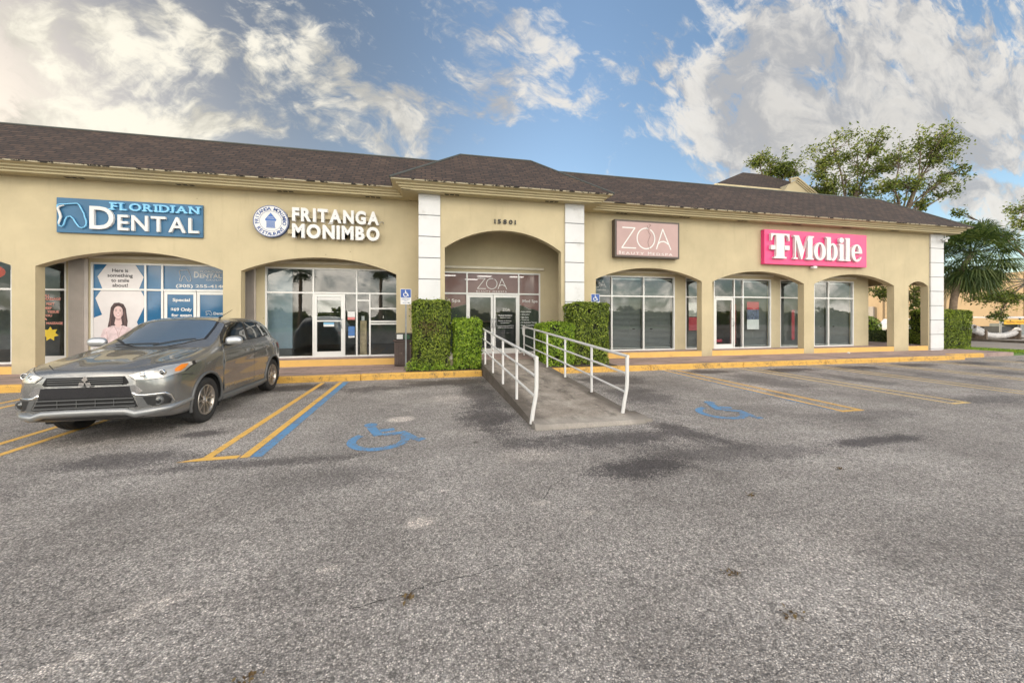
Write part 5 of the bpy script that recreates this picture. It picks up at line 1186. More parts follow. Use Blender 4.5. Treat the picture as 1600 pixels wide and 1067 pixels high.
ST = [  # y, then ten (x, z) points from keel to roof centre
 (0.00, [(0, .36), (.42, .36), (.52, .38), (.55, .47), (.56, .64), (.55, .78), (.51, .87), (.38, .915), (.20, .925), (0, .93)]),
 (0.05, [(0, .32), (.60, .32), (.67, .355), (.69, .47), (.69, .66), (.67, .82), (.61, .92), (.44, .955), (.22, .968), (0, .972)]),
 (0.15, [(0, .30), (.70, .30), (.785, .345), (.80, .47), (.80, .69), (.775, .86), (.70, .955), (.48, .99), (.25, 1.002), (0, 1.006)]),
 (0.32, [(0, .27), (.76, .27), (.855, .33), (.868, .49), (.868, .73), (.84, .92), (.765, 1.005), (.54, 1.03), (.28, 1.045), (0, 1.05)]),
 (0.60, [(0, .24), (.77, .24), (.885, .31), (.898, .50), (.895, .77), (.868, .97), (.795, 1.05), (.58, 1.072), (.30, 1.09), (0, 1.094)]),
 (0.97, [(0, .22), (.77, .22), (.89, .29), (.905, .50), (.905, .80), (.88, 1.02), (.80, 1.105), (.60, 1.125), (.31, 1.14), (0, 1.145)]),
 (1.15, [(0, .22), (.77, .22), (.885, .28), (.90, .50), (.905, .80), (.88, 1.04), (.80, 1.14), (.62, 1.155), (.32, 1.168), (0, 1.175)]),
 (1.32, [(0, .22), (.77, .22), (.88, .28), (.898, .50), (.903, .80), (.883, 1.05), (.80, 1.17), (.68, 1.215), (.36, 1.255), (0, 1.27)]),
 (1.55, [(0, .22), (.77, .22), (.88, .28), (.895, .50), (.902, .80), (.885, 1.06), (.80, 1.195), (.69, 1.30), (.37, 1.37), (0, 1.395)]),
 (1.80, [(0, .22), (.77, .22), (.88, .28), (.893, .50), (.900, .80), (.885, 1.065), (.80, 1.205), (.67, 1.425), (.37, 1.50), (0, 1.525)]),
 (2.05, [(0, .22), (.77, .22), (.88, .28), (.892, .50), (.900, .80), (.885, 1.07), (.80, 1.21), (.645, 1.545), (.37, 1.61), (0, 1.63)]),
 (2.35, [(0, .22), (.77, .22), (.88, .28), (.892, .50), (.900, .80), (.885, 1.07), (.80, 1.212), (.635, 1.592), (.36, 1.645), (0, 1.66)]),
 (2.80, [(0, .22), (.77, .22), (.88, .28), (.893, .50), (.902, .80), (.887, 1.075), (.80, 1.215), (.63, 1.602), (.36, 1.652), (0, 1.668)]),
 (3.30, [(0, .22), (.77, .22), (.885, .29), (.90, .50), (.908, .80), (.89, 1.08), (.795, 1.22), (.62, 1.585), (.35, 1.638), (0, 1.654)]),
 (3.65, [(0, .24), (.77, .24), (.885, .31), (.905, .51), (.908, .82), (.885, 1.085), (.78, 1.225), (.605, 1.548), (.34, 1.605), (0, 1.62)]),
 (3.95, [(0, .28), (.76, .28), (.87, .34), (.89, .52), (.893, .82), (.865, 1.08), (.75, 1.215), (.585, 1.475), (.33, 1.54), (0, 1.555)]),
 (4.15, [(0, .31), (.72, .31), (.83, .36), (.855, .53), (.86, .82), (.825, 1.06), (.72, 1.16), (.58, 1.36), (.33, 1.43), (0, 1.445)]),
 (4.30, [(0, .34), (.65, .34), (.76, .39), (.79, .54), (.79, .82), (.75, 1.02), (.66, 1.06), (.55, 1.17), (.31, 1.21), (0, 1.22)]),
 (4.36, [(0, .38), (.55, .38), (.64, .42), (.67, .54), (.67, .82), (.63, .96), (.56, .99), (.44, 1.01), (.25, 1.02), (0, 1.02)]),
]
def pchip(xs, ys, x):
    n = len(xs); i = max(0, min(n - 2, next((k for k in range(n - 1) if x <= xs[k + 1]), n - 2)))
    h = [xs[k + 1] - xs[k] for k in range(n - 1)]; d = [(ys[k + 1] - ys[k]) / h[k] for k in range(n - 1)]
    def m(k):
        if k == 0: return d[0]
        if k == n - 1: return d[-1]
        if d[k - 1] * d[k] <= 0: return 0
        w1, w2 = 2 * h[k] + h[k - 1], h[k] + 2 * h[k - 1]; return (w1 + w2) / (w1 / d[k - 1] + w2 / d[k])
    t = (x - xs[i]) / h[i]; m0, m1 = m(i), m(i + 1)
    return (ys[i] * (2 * t ** 3 - 3 * t * t + 1) + h[i] * m0 * (t ** 3 - 2 * t * t + t) + ys[i + 1] * (-2 * t ** 3 + 3 * t * t) + h[i] * m1 * (t ** 3 - t * t))
SY_ = [s_[0] for s_ in ST]
ysamp = []
for a, b in zip(SY_, SY_[1:]):
    n = max(2, int((b - a) / .045)); ysamp += [a + (b - a) * i / n for i in range(n)]
ysamp.append(SY_[-1])
vs_ring = []
for k_ in range(9): vs_ring += [k_ + i / 5 for i in range(5)]
vs_ring.append(9.0)
rows = []
for y in ysamp:
    ctrl = [(pchip(SY_, [s_[1][k][0] for s_ in ST], y), pchip(SY_, [s_[1][k][1] for s_ in ST], y)) for k in range(10)]
    L = [0]
    for a, b in zip(ctrl, ctrl[1:]): L.append(L[-1] + math.hypot(b[0] - a[0], b[1] - a[1]) + 1e-6)
    row = []
    for vv in vs_ring:
        k = min(8, int(vv)); s_ = L[k] + (L[k + 1] - L[k]) * (vv - k)
        row.append((max(0, pchip(L, [c[0] for c in ctrl], s_)), pchip(L, [c[1] for c in ctrl], s_)))
    rows.append(row)
nv = len(vs_ring); BV, BF = [], []
for y, row in zip(ysamp, rows):
    ring = [(x, y, z) for x, z in row] + [(-x, y, z) for x, z in row[-2:0:-1]]; BV.append(ring)
NR = len(BV[0]); verts = [p for r in BV for p in r]
faces = [(i * NR + k, i * NR + (k + 1) % NR, (i + 1) * NR + (k + 1) % NR, (i + 1) * NR + k) for i in range(len(BV) - 1) for k in range(NR)]
faces.append(tuple(range(NR))[::-1]); faces.append(tuple((len(BV) - 1) * NR + k for k in range(NR)))
bm = bmesh.new(); bvs = [bm.verts.new(p) for p in verts]
for f in faces: bm.faces.new([bvs[i] for i in f])
bmesh.ops.recalc_face_normals(bm, faces=bm.faces[:])
BVH = BVHTree.FromBMesh(bm)
AX = [(.97, .3525), (3.65, .3525)]; AR = .428
# wheel arches: cut the flanks along a ring of planes, then drop what lies inside
for (ay, az) in AX:
    n = 28
    for i in range(n):
        a = 2 * math.pi * i / n; nn = Vector((0, math.cos(a), math.sin(a))); p = Vector((0, ay, az)) + nn * AR * math.cos(math.pi / n)
        gf = [f for f in bm.faces if abs(f.calc_center_median().x) > .5 and math.hypot(f.calc_center_median().y - ay, f.calc_center_median().z - az) < .56]
        ge = {e for f in gf for e in f.edges}; gv = {v_ for f in gf for v_ in f.verts}
        bmesh.ops.bisect_plane(bm, geom=list(gf) + list(ge) + list(gv), plane_co=p, plane_no=nn, dist=1e-5)
    kill = [f for f in bm.faces if abs(f.calc_center_median().x) > .52 and math.hypot(f.calc_center_median().y - ay, f.calc_center_median().z - az) < AR - .004]
    bmesh.ops.delete(bm, geom=kill, context='FACES')
for f in bm.faces: f.smooth = True
me = bpy.data.meshes.new('body'); bm.to_mesh(me); bm.free(); body = link('body', me, CAR, M['car'])
def cast(p, d):
    h = BVH.ray_cast(Vector(p), Vector(d)); return h
def patch(poly, view, off, name, m, side=1, step=.03, skirt=.012, parent=None, smooth=True, build=True):
    """panel cut to a convex outline and laid on the body; view: side (y,z), front (x,z), top (x,y)"""
    bm = bmesh.new(); us = [p[0] for p in poly]; vs = [p[1] for p in poly]; u0, u1, v0, v1 = min(us), max(us), min(vs), max(vs)
    nu, nv_ = max(2, int((u1 - u0) / step)), max(2, int((v1 - v0) / step))
    g_ = [[bm.verts.new((u0 + (u1 - u0) * i / nu, v0 + (v1 - v0) * j / nv_, 0)) for j in range(nv_ + 1)] for i in range(nu + 1)]
    for i in range(nu):
        for j in range(nv_): bm.faces.new((g_[i][j], g_[i + 1][j], g_[i + 1][j + 1], g_[i][j + 1]))
    ar = sum(poly[i][0] * poly[(i + 1) % len(poly)][1] - poly[(i + 1) % len(poly)][0] * poly[i][1] for i in range(len(poly)))
    P = poly if ar > 0 else poly[::-1]
    for i in range(len(P)):
        a, b = Vector((*P[i], 0)), Vector((*P[(i + 1) % len(P)], 0)); d = b - a; nn = Vector((d.y, -d.x, 0)).normalized()
        bmesh.ops.bisect_plane(bm, geom=bm.verts[:] + bm.edges[:] + bm.faces[:], plane_co=a, plane_no=nn, clear_outer=True, dist=1e-6)
    bad = []
    dirs = {'side': (-side, 0, 0), 'front': (0, 1, 0), 'top': (0, 0, -1), 'rear': (0, -1, 0)}[view]; D = Vector(dirs)
    for q in bm.verts:
        u_, v_ = q.co.x, q.co.y
        o_ = {'side': (side * 2, u_, v_), 'front': (u_, -2, v_), 'top': (u_, v_, 4), 'rear': (u_, 7, v_)}[view]
        h = cast(o_, D)
        if h[0] is None: bad.append(q); continue
        nrm = h[1] if h[1].dot(D) < 0 else -h[1]
        q.co = h[0] + (nrm * .6 - D * .4).normalized() * off
    bmesh.ops.delete(bm, geom=bad, context='VERTS')
    if skirt:
        be = [e for e in bm.edges if len(e.link_faces) == 1]
        r = bmesh.ops.extrude_edge_only(bm, edges=be); 
        for q in [g2 for g2 in r['geom'] if isinstance(g2, bmesh.types.BMVert)]: q.co += D * (skirt + off)
    bmesh.ops.recalc_face_normals(bm, faces=bm.faces[:])
    for f in bm.faces:
        f.smooth = smooth
    # panels face outwards
    s_ = sum(f.normal.dot(D) * f.calc_area() for f in bm.faces)
    if s_ > 0: bmesh.ops.reverse_faces(bm, faces=bm.faces[:])
    me = bpy.data.meshes.new(name); bm.to_mesh(me); bm.free(); me.set_sharp_from_angle(angle=R(50))
    return link(name, me, parent or CAR, m)
def mir(poly): return [(-a, b) for a, b in poly]
# glasshouse
ws = [(-.60, 1.47), (-.40, 1.285), (-.2, 1.20), (0, 1.175), (.2, 1.20), (.40, 1.285), (.60, 1.47), (.575, 1.80), (.545, 1.995), (.3, 2.03), (0, 2.045), (-.3, 2.03), (-.545, 1.995), (-.575, 1.80)]
big = [(a * 1.06, 1.62 + (b - 1.62) * 1.06) for a, b in ws]
patch(big, 'top', .003, 'windscreen_seal', M['trim_black'], step=.05, skirt=.004)
wso = patch(ws, 'top', .007, 'windscreen', M['wind_glass'], step=.05, skirt=.004)
DL1 = [(1.64, 1.21), (2.56, 1.222), (2.60, 1.40), (2.62, 1.556), (2.27, 1.55), (2.06, 1.485), (1.80, 1.335)]
DL2 = [(2.70, 1.225), (3.28, 1.24), (3.24, 1.40), (3.16, 1.535), (2.72, 1.558)]
DL3 = [(3.35, 1.245), (3.62, 1.27), (3.54, 1.40), (3.38, 1.49), (3.25, 1.518)]
for s_ in (1, -1):
    patch([(1.58, 1.195), (2.65, 1.205), (3.66, 1.235), (3.76, 1.28), (3.60, 1.44), (3.36, 1.53), (3.0, 1.572), (2.28, 1.576), (2.02, 1.525), (1.72, 1.345)], 'side', .003, 'window_surround', M['trim_black'], s_, .05, .004)
    for d in (DL1, DL2, DL3): patch(d, 'side', .008, 'side_window', M['car_glass'], s_, .05, .004)
# bonnet and doors, each sitting in a thin dark joint
hood = [(-.42, .10), (-.2, .055), (0, .045), (.2, .055), (.42, .10), (.60, .28), (.70, .55), (.735, .90), (.72, 1.16), (.60, 1.22), (.40, 1.16), (.2, 1.10), (0, 1.085), (-.2, 1.10), (-.40, 1.16), (-.60, 1.22), (-.72, 1.16), (-.735, .90), (-.70, .55), (-.60, .28)]
def hull(P):
    P = sorted(P); 
    def half(Q):
        o_ = []
        for p in Q:
            while len(o_) > 1 and (o_[-1][0] - o_[-2][0]) * (p[1] - o_[-2][1]) - (o_[-1][1] - o_[-2][1]) * (p[0] - o_[-2][0]) <= 0: o_.pop()
            o_.append(p)
        return o_
    a, b = half(P), half(P[::-1]); return a[:-1] + b[:-1]
hood2 = hull([p for p in hood if p[1] < 1.1] + [(-.70, 1.13), (.70, 1.13)])
patch([(a * 1.012, .6 + (b - .6) * 1.010) for a, b in hood2], 'top', .001, 'bonnet_joint', M['trim_black'], step=.06, skirt=.002)
hd = patch(hood2, 'top', .005, 'bonnet', M['car'], step=.05, skirt=.006)
for q in hd.data.vertices:       # two pressed ridges on the bonnet
    x, y = q.co.x, q.co.y; fade = max(0, min(1, (y - .08) / .3)) * max(0, min(1, (1.14 - y) / .15))
    q.co.z += fade * (.020 * math.exp(-((abs(x) - (.33 + .13 * y)) / .085) ** 2) + .001)
FD = [(1.46, .40), (2.60, .385), (2.635, .60), (2.645, 1.0), (2.64, 1.195), (1.60, 1.19), (1.50, 1.10), (1.46, .80)]
RD = [(2.635, .385), (3.06, .39), (3.20, .58), (3.24, .76), (3.42, 1.0), (3.50, 1.215), (2.68, 1.20), (2.68, .9), (2.66, .6)]
for s_ in (1, -1):
    for nm, P in (('front_door', FD), ('rear_door', RD)):
        H = hull(P); cxm = sum(p[0] for p in H) / len(H); czm = sum(p[1] for p in H) / len(H)
        patch([(cxm + (a - cxm) * 1.012, czm + (b - czm) * 1.014) for a, b in H], 'side', .001, 'door_joint', M['trim_black'], s_, .05, .002)
        dr = patch(H, 'side', .005, nm, M['car'], s_, .035, .006)
        for q in dr.data.vertices:       # character lines pressed into the doors
            y, z = q.co.y, q.co.z; zl = .90 + .06 * (y - 1.5); q.co.x += s_ * (.010 * math.exp(-((z - zl) / .05) ** 2) + .009 * (1 - math.exp(-((z - (.62 + .03 * y)) / .10) ** 2)) * math.exp(-((z - .62) / .35) ** 4) + .006 * math.exp(-((z - .46) / .06) ** 2))
        hy = 2.44 if nm == 'front_door' else 3.22; hz = 1.02
        h = cast((s_ * 2, hy, hz), (-s_, 0, 0)); hx = abs(h[0].x)
        q = MB(); q.tube([(s_ * (hx + .004), hy - .11, hz), (s_ * (hx + .035), hy - .085, hz + .004), (s_ * (hx + .038), hy, hz + .006), (s_ * (hx + .035), hy + .085, hz + .006), (s_ * (hx + .004), hy + .11, hz + .004)], [.012, .016, .017, .016, .012], 8); q.build('handle', M['car'], dr)
    # sill, arch lips and wheel wells
    q = MB(); q.tube([(s_ * .875, 1.40, .30), (s_ * .895, 1.7, .295), (s_ * .895, 2.9, .295), (s_ * .88, 3.22, .30)], [.05, .06, .06, .05], 8); q.build('sill', M['lower'], CAR)
    for (ay, az) in AX:
        P = []
        for i in range(25):
            a = R(-14 + 208 * i / 24); yy, zz = ay + (AR + .004) * math.cos(a), az + (AR + .004) * math.sin(a); h = cast((s_ * 2, ay + (AR + .02) * math.cos(a), az + (AR + .02) * math.sin(a)), (-s_, 0, 0))
            P.append(((h[0].x if h[0] is not None else s_ * .88) + s_ * .004, yy, zz))
        q = MB(); q.tube(P, .021, 8); q.build('arch_lip', M['lower'], CAR)
        q = MB(); n = 20
        for i in range(n):
            a, b = R(-25 + 230 * i / n), R(-25 + 230 * (i + 1) / n)
            q.face([(s_ * .55, ay + AR * math.cos(a), az + AR * math.sin(a)), (s_ * .875, ay + AR * math.cos(a), az + AR * math.sin(a)), (s_ * .875, ay + AR * math.cos(b), az + AR * math.sin(b)), (s_ * .55, ay + AR * math.cos(b), az + AR * math.sin(b))])
        q.face([(s_ * .551, ay + AR * math.cos(R(a)), az + AR * math.sin(R(a))) for a in range(-14, 195, 13)]); q.build('wheel_well', M['dark'], CAR)
# underside
q = MB(); q.box(-.62, .62, .55, 4.1, .20, .24); q.build('underbody', M['dark'], CAR)
# ---- front end
patch(hull([(-.415, .885), (.415, .885), (.46, .80), (.43, .775), (-.43, .775), (-.46, .80)]), 'front', .004, 'upper_grille', M['dark'], skirt=.004)
def surf(x, z, off=.0):
    h = cast((x, -2, z), (0, 1, 0)); return (x, h[0].y - off, z) if h[0] is not None else (x, .2, z)
q = MB()
for z in (.862, .836, .808, .780):
    w_ = .40 if z > .79 else .39; q.tube([surf(-w_ + 2 * w_ * i / 12, z, .014) for i in range(13)], .0065, 6)
q.build('grille_slats', M['lower'], CAR)
patch(hull([(-.47, .755), (.47, .755), (.50, .62), (-.50, .62)]), 'front', .010, 'number_plate_panel', M['piano'], skirt=.010)
patch(hull([(-.50, .618), (.50, .618), (.56, .475), (-.56, .475)]), 'front', .005, 'lower_grille', M['dark'], skirt=.004)
q = MB()
for z in (.595, .545, .495):
    w_ = .51 + (.6 - z) * .25; q.tube([surf(-w_ + 2 * w_ * i / 12, z, .016) for i in range(13)], .007, 6)
for x in (-.30, -.1, .1, .30): q.tube([surf(x, .60, .012), surf(x, .49, .012)], .004, 5)
q.build('grille_slats', M['lower'], CAR)
q = MB(); e0 = surf(0, .82, .03)
for k in range(3):
    a0 = R(90 + 120 * k); c0 = Vector((0, .815)); L_ = .085; wv_ = .034
    tip = c0 + Vector((math.cos(a0), math.sin(a0))) * L_; mid = c0 + Vector((math.cos(a0), math.sin(a0))) * L_ * .5; nn = Vector((-math.sin(a0), math.cos(a0))) * wv_
    q.poly_xz([tuple(c0), tuple(mid + nn), tuple(tip), tuple(mid - nn)], e0[1], e0[1] + .012)
q.build('emblem', M['chrome'], CAR)
# skid lip
q = MB(); P = [(-.66, .40), (-.54, .385), (-.44, .425), (-.2, .43), (0, .43), (.2, .43), (.44, .425), (.54, .385), (.66, .40)]
P3 = [(surf(x, z)[0], surf(x, z)[1] - .012, z) for x, z in P]
def flank(s_, y, z): h = cast((s_ * 2, y, z), (-s_, 0, 0)); return (h[0].x + s_ * .004, y, z)
LF = [flank(-1, y, z) for y, z in ((.56, .46), (.42, .445), (.28, .43), (.17, .415))]; RF = [flank(1, y, z) for y, z in ((.17, .415), (.28, .43), (.42, .445), (.56, .46))]
q.tube(LF + P3 + RF, [.022, .030, .036, .042] + [.048] * 9 + [.042, .036, .030, .022], 12); q.build('skid_lip', M['lip_grey'], CAR)
patch(hull([(-.66, .37), (.66, .37), (.60, .335), (-.60, .335)]), 'front', .004, 'lower_lip', M['trim_black'], skirt=.01)
for s_ in (1, -1):
    F = (lambda P: P) if s_ > 0 else mir
    # chrome boomerang
    path = [(.50, .66), (.545, .628), (.62, .622), (.72, .625), (.79, .627), (.825, .585), (.845, .50)]
    q = MB(); q.tube([(s_ * x, surf(x, z)[1] - .003, z) for x, z in path], [.018, .017, .012, .011, .011, .012, .007], 8); q.build('chrome_trim', M['chrome'], CAR)
    patch(hull(F([(.43, .76), (.53, .765), (.60, .68), (.53, .62), (.49, .63)])), 'front', .006, 'chrome_trim', M['chrome'], skirt=.006)
    patch(hull(F([(.60, .60), (.79, .605), (.83, .53), (.82, .475), (.70, .465), (.64, .50)])), 'front', .005, 'fog_lamp_recess', M['trim_black'], skirt=.004)
    fx, fz = .735, .535; fp = surf(s_ * fx, fz)
    q = MB(); q.lathe([(.062, .02), (.062, -.012), (.052, -.018), (.046, -.008)], (s_ * fx, fp[1], fz), 'Y', 20); o = q.build('fog_lamp', M['lower'], CAR)
    q = MB(); q.lathe([(.046, -.008), (.03, -.016), (.001, -.019)], (s_ * fx, fp[1], fz), 'Y', 20); q.build('lens', M['car_glass'], o)
    patch(hull(F([(.53, .60), (.60, .60), (.66, .47), (.58, .47)])), 'front', .005, 'bumper_insert', M['lower'], skirt=.004)
    # headlamp: dark bezel, bright reflector, projector, amber corner
    HL = [(.455, .895), (.60, .945), (.74, .985), (.855, 1.00), (.872, .955), (.865, .88), (.78, .835), (.62, .822), (.53, .83)]
    patch([(a + (a - s_ * .67) * .035, b + (b - .905) * .08) for a, b in hull(F(HL))], 'front', .003, 'headlamp_seam', M['trim_black'], skirt=.004, step=.02)
    hl = patch(hull(F(HL)), 'front', .006, 'headlamp', M['lamp_base'], skirt=.008, step=.02)
    patch(hull(F([(.47, .893), (.60, .935), (.69, .955), (.67, .85), (.60, .835), (.54, .845)])), 'front', .010, 'reflector', M['lamp_clear'], skirt=.003, step=.02, parent=hl)
    patch(hull(F([(.822, .925), (.832, .978), (.856, .978), (.860, .93), (.852, .892), (.832, .895)])), 'front', .012, 'turn_signal', M['lamp_amber'], skirt=.003, step=.015, parent=hl)
    patch(hull(F([(.695, .96), (.80, .985), (.825, .985), (.805, .945), (.70, .93)])), 'front', .010, 'upper_reflector', M['lamp_clear'], skirt=.003, step=.02, parent=hl)
    for (lx, lz, lr) in ((.745, .897, .044), (.585, .885, .040)):
        p_ = surf(s_ * lx, lz); q = MB(); q.lathe([(lr, .03), (lr, -.010), (lr * .82, -.014), (lr * .75, -.004)], (s_ * lx, p_[1], lz), 'Y', 18); q.build('bezel', M['chrome'], hl)
        q = MB(); q.lathe([(lr * .75, -.004), (lr * .45, -.016), (.001, -.020)], (s_ * lx, p_[1], lz), 'Y', 18); q.build('projector', M['car_glass'] if lx > .7 else M['lamp_clear'], hl)
    # door mirror
    mr = thing('door_mirror', None, None, (s_ * .99, 1.62, 1.24)); mr.parent = CAR
    bm = bmesh.new(); bmesh.ops.create_uvsphere(bm, u_segments=18, v_segments=12, radius=1)
    for q_ in bm.verts:
        c_ = q_.co; c_.x = math.copysign(abs(c_.x) ** .75, c_.x) * .135; c_.z = math.copysign(abs(c_.z) ** .75, c_.z) * .085 * (1 if c_.z > 0 else .85); c_.y *= .085 if c_.y < 0 else .04
    q = MB(); q.add_bm(bm, True); bm.free(); q.build('housing', M['silver'], mr)
    q = MB(); q.poly_xz(el(0, 0, .105, .058, 20), .043, None); q.build('mirror_glass', M['chrome'], mr)
    q = MB(); q.tube([(-s_ * .17, .02, -.055), (-s_ * .10, .01, -.06), (-s_ * .04, 0, -.055)], [.022, .026, .03], 8); q.build('stalk', M['trim_black'], mr)
    q = MB(); q.tube([flank(s_, .30, .845), flank(s_, .42, .835), flank(s_, .575, .82)], .004, 5); q.build('bumper_joint', M['trim_black'], CAR)
    # tail lamp
    patch([(3.93, 1.06), (4.22, 1.06), (4.25, .93), (4.05, .93)], 'side', .006, 'tail_lamp', M['lamp_red'], s_, .03, .004)
# wipers, aerial
q = MB()
for (a, b) in (((-.50, 1.24), (.08, 1.235)), ((.02, 1.20), (.52, 1.40))):
    P = []
    for i in range(9):
        x, y = a[0] + (b[0] - a[0]) * i / 8, a[1] + (b[1] - a[1]) * i / 8; h = cast((x, y, 4), (0, 0, -1)); P.append((x, y, h[0].z + .022))
    q.tube(P, .009, 6)
q.build('wiper', M['trim_black'], CAR)
q = MB(); q.tube([(.0, 2.2, 1.635), (.0, 2.22, 1.655)], .02, 8); q.tube([(.0, 2.22, 1.65), (.06, 2.55, 1.80)], [.006, .003], 6); q.build('aerial', M['trim_black'], CAR); bpy.data.objects['aerial'].location.x = .50
q = MB(); h = cast((0, 1.12, 4), (0, 0, -1)); q.tube([(-.55, 1.24, h[0].z + .005), (-.3, 1.17, h[0].z + .004), (0, 1.145, h[0].z + .006), (.3, 1.17, h[0].z + .004), (.55, 1.24, h[0].z + .005)], .018, 6); q.build('cowl', M['trim_black'], CAR)
# ---- wheels
def make_wheel(s_, pos, steer=0):
    wt = thing('wheel', None, None, pos); wt.parent = CAR; wt.rotation_euler = (0, 0, R(steer))
    q = MB(); w_ = .112
    q.lathe([(.235, -w_ * .8), (.262, -w_ * .95), (.315, -w_), (.340, -w_ * .88), (.3525, -w_ * .62)] + [(.3525, -w_ * .60), (.345, -w_ * .57), (.345, -w_ * .50), (.3525, -w_ * .47), (.3525, -.02), (.345, -.014), (.345, -.004), (.3525, .002), (.3525, w_ * .30), (.345, w_ * .33), (.345, w_ * .40), (.3525, w_ * .43)] + [(.3525, w_ * .62), (.340, w_ * .88), (.315, w_), (.262, w_ * .95), (.235, w_ * .8)], (0, 0, 0), 'X', 48); q.build('tyre', M['tyre'], wt)
    o_ = s_ * w_
    q = MB(); q.lathe([(.236, o_ * .82), (.228, o_ * .95), (.215, o_ * .80), (.205, o_ * .2), (.205, -o_ * .8)], (0, 0, 0), 'X', 40); q.mi = 1; q.lathe([(.205, o_ * .1), (.001, o_ * .1)], (0, 0, 0), 'X', 32); q.mi = 0
    for k in range(5):
        for d in (-12, 12):
            a = R(72 * k + d + 90); ah = R(72 * k + d * .35 + 90)
            r0, r1 = Vector((0, math.cos(ah), math.sin(ah))) * .045, Vector((0, math.cos(a + R(d * .55)), math.sin(a + R(d * .55)))) * .222
            t_ = (r1 - r0).normalized(); n_ = Vector((0, -t_.z, t_.y)); x0_, x1_ = o_ * .70, o_ * .82
            pts = [r0 + n_ * .010, r1 + n_ * .013, r1 - n_ * .013, r0 - n_ * .010]
            top_ = [(x0_ if i in (0, 3) else x1_, p.y, p.z) for i, p in enumerate(pts)]; bot = [(o_ * .35, p.y, p.z) for p in pts]
            q.face(top_); 
            for i in range(4): q.face([top_[i], bot[i], bot[(i + 1) % 4], top_[(i + 1) % 4]])
    q.lathe([(.062, o_ * .3), (.058, o_ * .70), (.034, o_ * .76)], (0, 0, 0), 'X', 20); q.build('rim', [M['rim'], M['rim_dark']], wt)
    q = MB(); q.lathe([(.034, o_ * .76), (.028, o_ * .80), (.001, o_ * .81)], (0, 0, 0), 'X', 16); q.build('hub_cap', M['chrome'], wt)
    q = MB(); q.lathe([(.15, o_ * .12), (.15, o_ * .22), (.001, o_ * .22)], (0, 0, 0), 'X', 24); q.build('brake_disc', M['galv'], wt)
for s_ in (1, -1):
    for i, (ay, az) in enumerate(AX): make_wheel(s_, (s_ * .785, ay, az), 0)

# ================================================================ trees
def tree(label, base, fork, clusters, seed, n_leaf, size, m='leaf_tree', tr=.22, group=None, name='shade_tree', spread=1.0):
    """leaning trunk, one limb to each leaf mass, twigs and single leaves; clusters are (x, y, z, r)"""
    rr = random.Random(seed); t = thing(name, label, 'tree', base, group); bx, by, bz = base
    q = MB(); F = Vector(fork); Bs = Vector(base)
    q.tube([Bs, Bs.lerp(F, .35) + Vector((rr.uniform(-.15, .15), rr.uniform(-.15, .15), 0)), Bs.lerp(F, .7) + Vector((rr.uniform(-.15, .15), 0, 0)), F], [tr * 1.25, tr, tr * .85, tr * .7], 9)
    twigs = []
    for (cx_, cy_, cz_, r) in clusters:
        C_ = Vector((cx_, cy_, cz_)); st_ = F if C_.z > F.z - .5 else Bs.lerp(F, .75); mid = st_.lerp(C_, .5) + Vector((rr.uniform(-.3, .3), rr.uniform(-.3, .3), rr.uniform(.0, .45)))
        r0 = max(.03, tr * .38); q.tube([st_, st_.lerp(mid, .5) + Vector((rr.uniform(-.15, .15), 0, rr.uniform(-.1, .1))), mid, mid.lerp(C_, .6) + Vector((0, 0, rr.uniform(-.1, .1))), C_], [r0, r0 * .8, r0 * .6, r0 * .4, r0 * .22], 6, False)
        for k in range(int(9 * r) + 5):
            d = Vector((rr.gauss(0, 1), rr.gauss(0, 1), rr.gauss(.1, .7))).normalized(); s0 = mid.lerp(C_, rr.uniform(.45, 1)); e = C_ + d * r * rr.uniform(.55, 1.15)
            q.tube([s0, s0.lerp(e, .5) + Vector((0, 0, rr.uniform(-.05, .12))), e], [.022, .014, .007], 4, False); twigs.append((s0, e, r))
    part(q, 'trunk', M['bark'], t)
    L = MB()
    for k in range(n_leaf):
        s0, e, r = rr.choice(twigs); f = rr.random() ** .55; p = s0.lerp(e, f) + Vector((rr.gauss(0, 1), rr.gauss(0, 1), rr.gauss(-.15, .8))) * (.10 + .09 * r) * spread
        if noise.noise(p * 1.15 + Vector((seed, 0, 0))) < -.02 and rr.random() < .9: continue
        leaf(L, p, (rr.gauss(0, .8), rr.gauss(0, .8), rr.gauss(.6, .6)), size * rr.uniform(.6, 1.3), rr, 2.1)
    part(L, 'crown', M[m], t, fix=False)
    return t
tB = [(27.89, 21.38, 13.79, 1.53), (29.65, 20.99, 13.11, 1.44), (26.93, 21.6, 12.3, 1.17), (28.86, 21.16, 11.31, 1.62), (30.61, 20.77, 13.92, 0.99), (30.88, 20.71, 12.12, 1.26), (27.45, 21.48, 10.86, 1.17), (29.87, 20.94, 10.41, 1.35)]
tC = [(30.89, 18.14, 12.87, 1.06), (32.0, 17.89, 13.4, 0.82), (29.61, 18.43, 11.85, 1.23), (31.48, 18.01, 11.73, 1.47), (32.96, 17.68, 10.91, 0.9), (30.09, 18.32, 10.22, 1.31), (31.92, 17.91, 10.22, 0.98), (28.66, 18.65, 10.22, 0.9), (29.29, 18.5, 8.87, 0.73), (32.56, 17.77, 9.6, 0.65), (30.89, 18.14, 8.87, 0.53), (32.28, 17.83, 12.67, 0.82), (28.1, 18.77, 3.6, 0.73), (28.74, 18.63, 3.07, 0.65), (30.57, 18.22, 2.99, 0.73), (30.29, 18.28, 2.25, 0.49)]
tA = [(26.23, 25.86, 14.4, 0.93), (27.74, 25.52, 14.09, 1.03), (29.1, 25.21, 13.57, 0.83), (27.09, 25.67, 13.36, 1.14), (28.25, 25.4, 13.0, 1.03)]
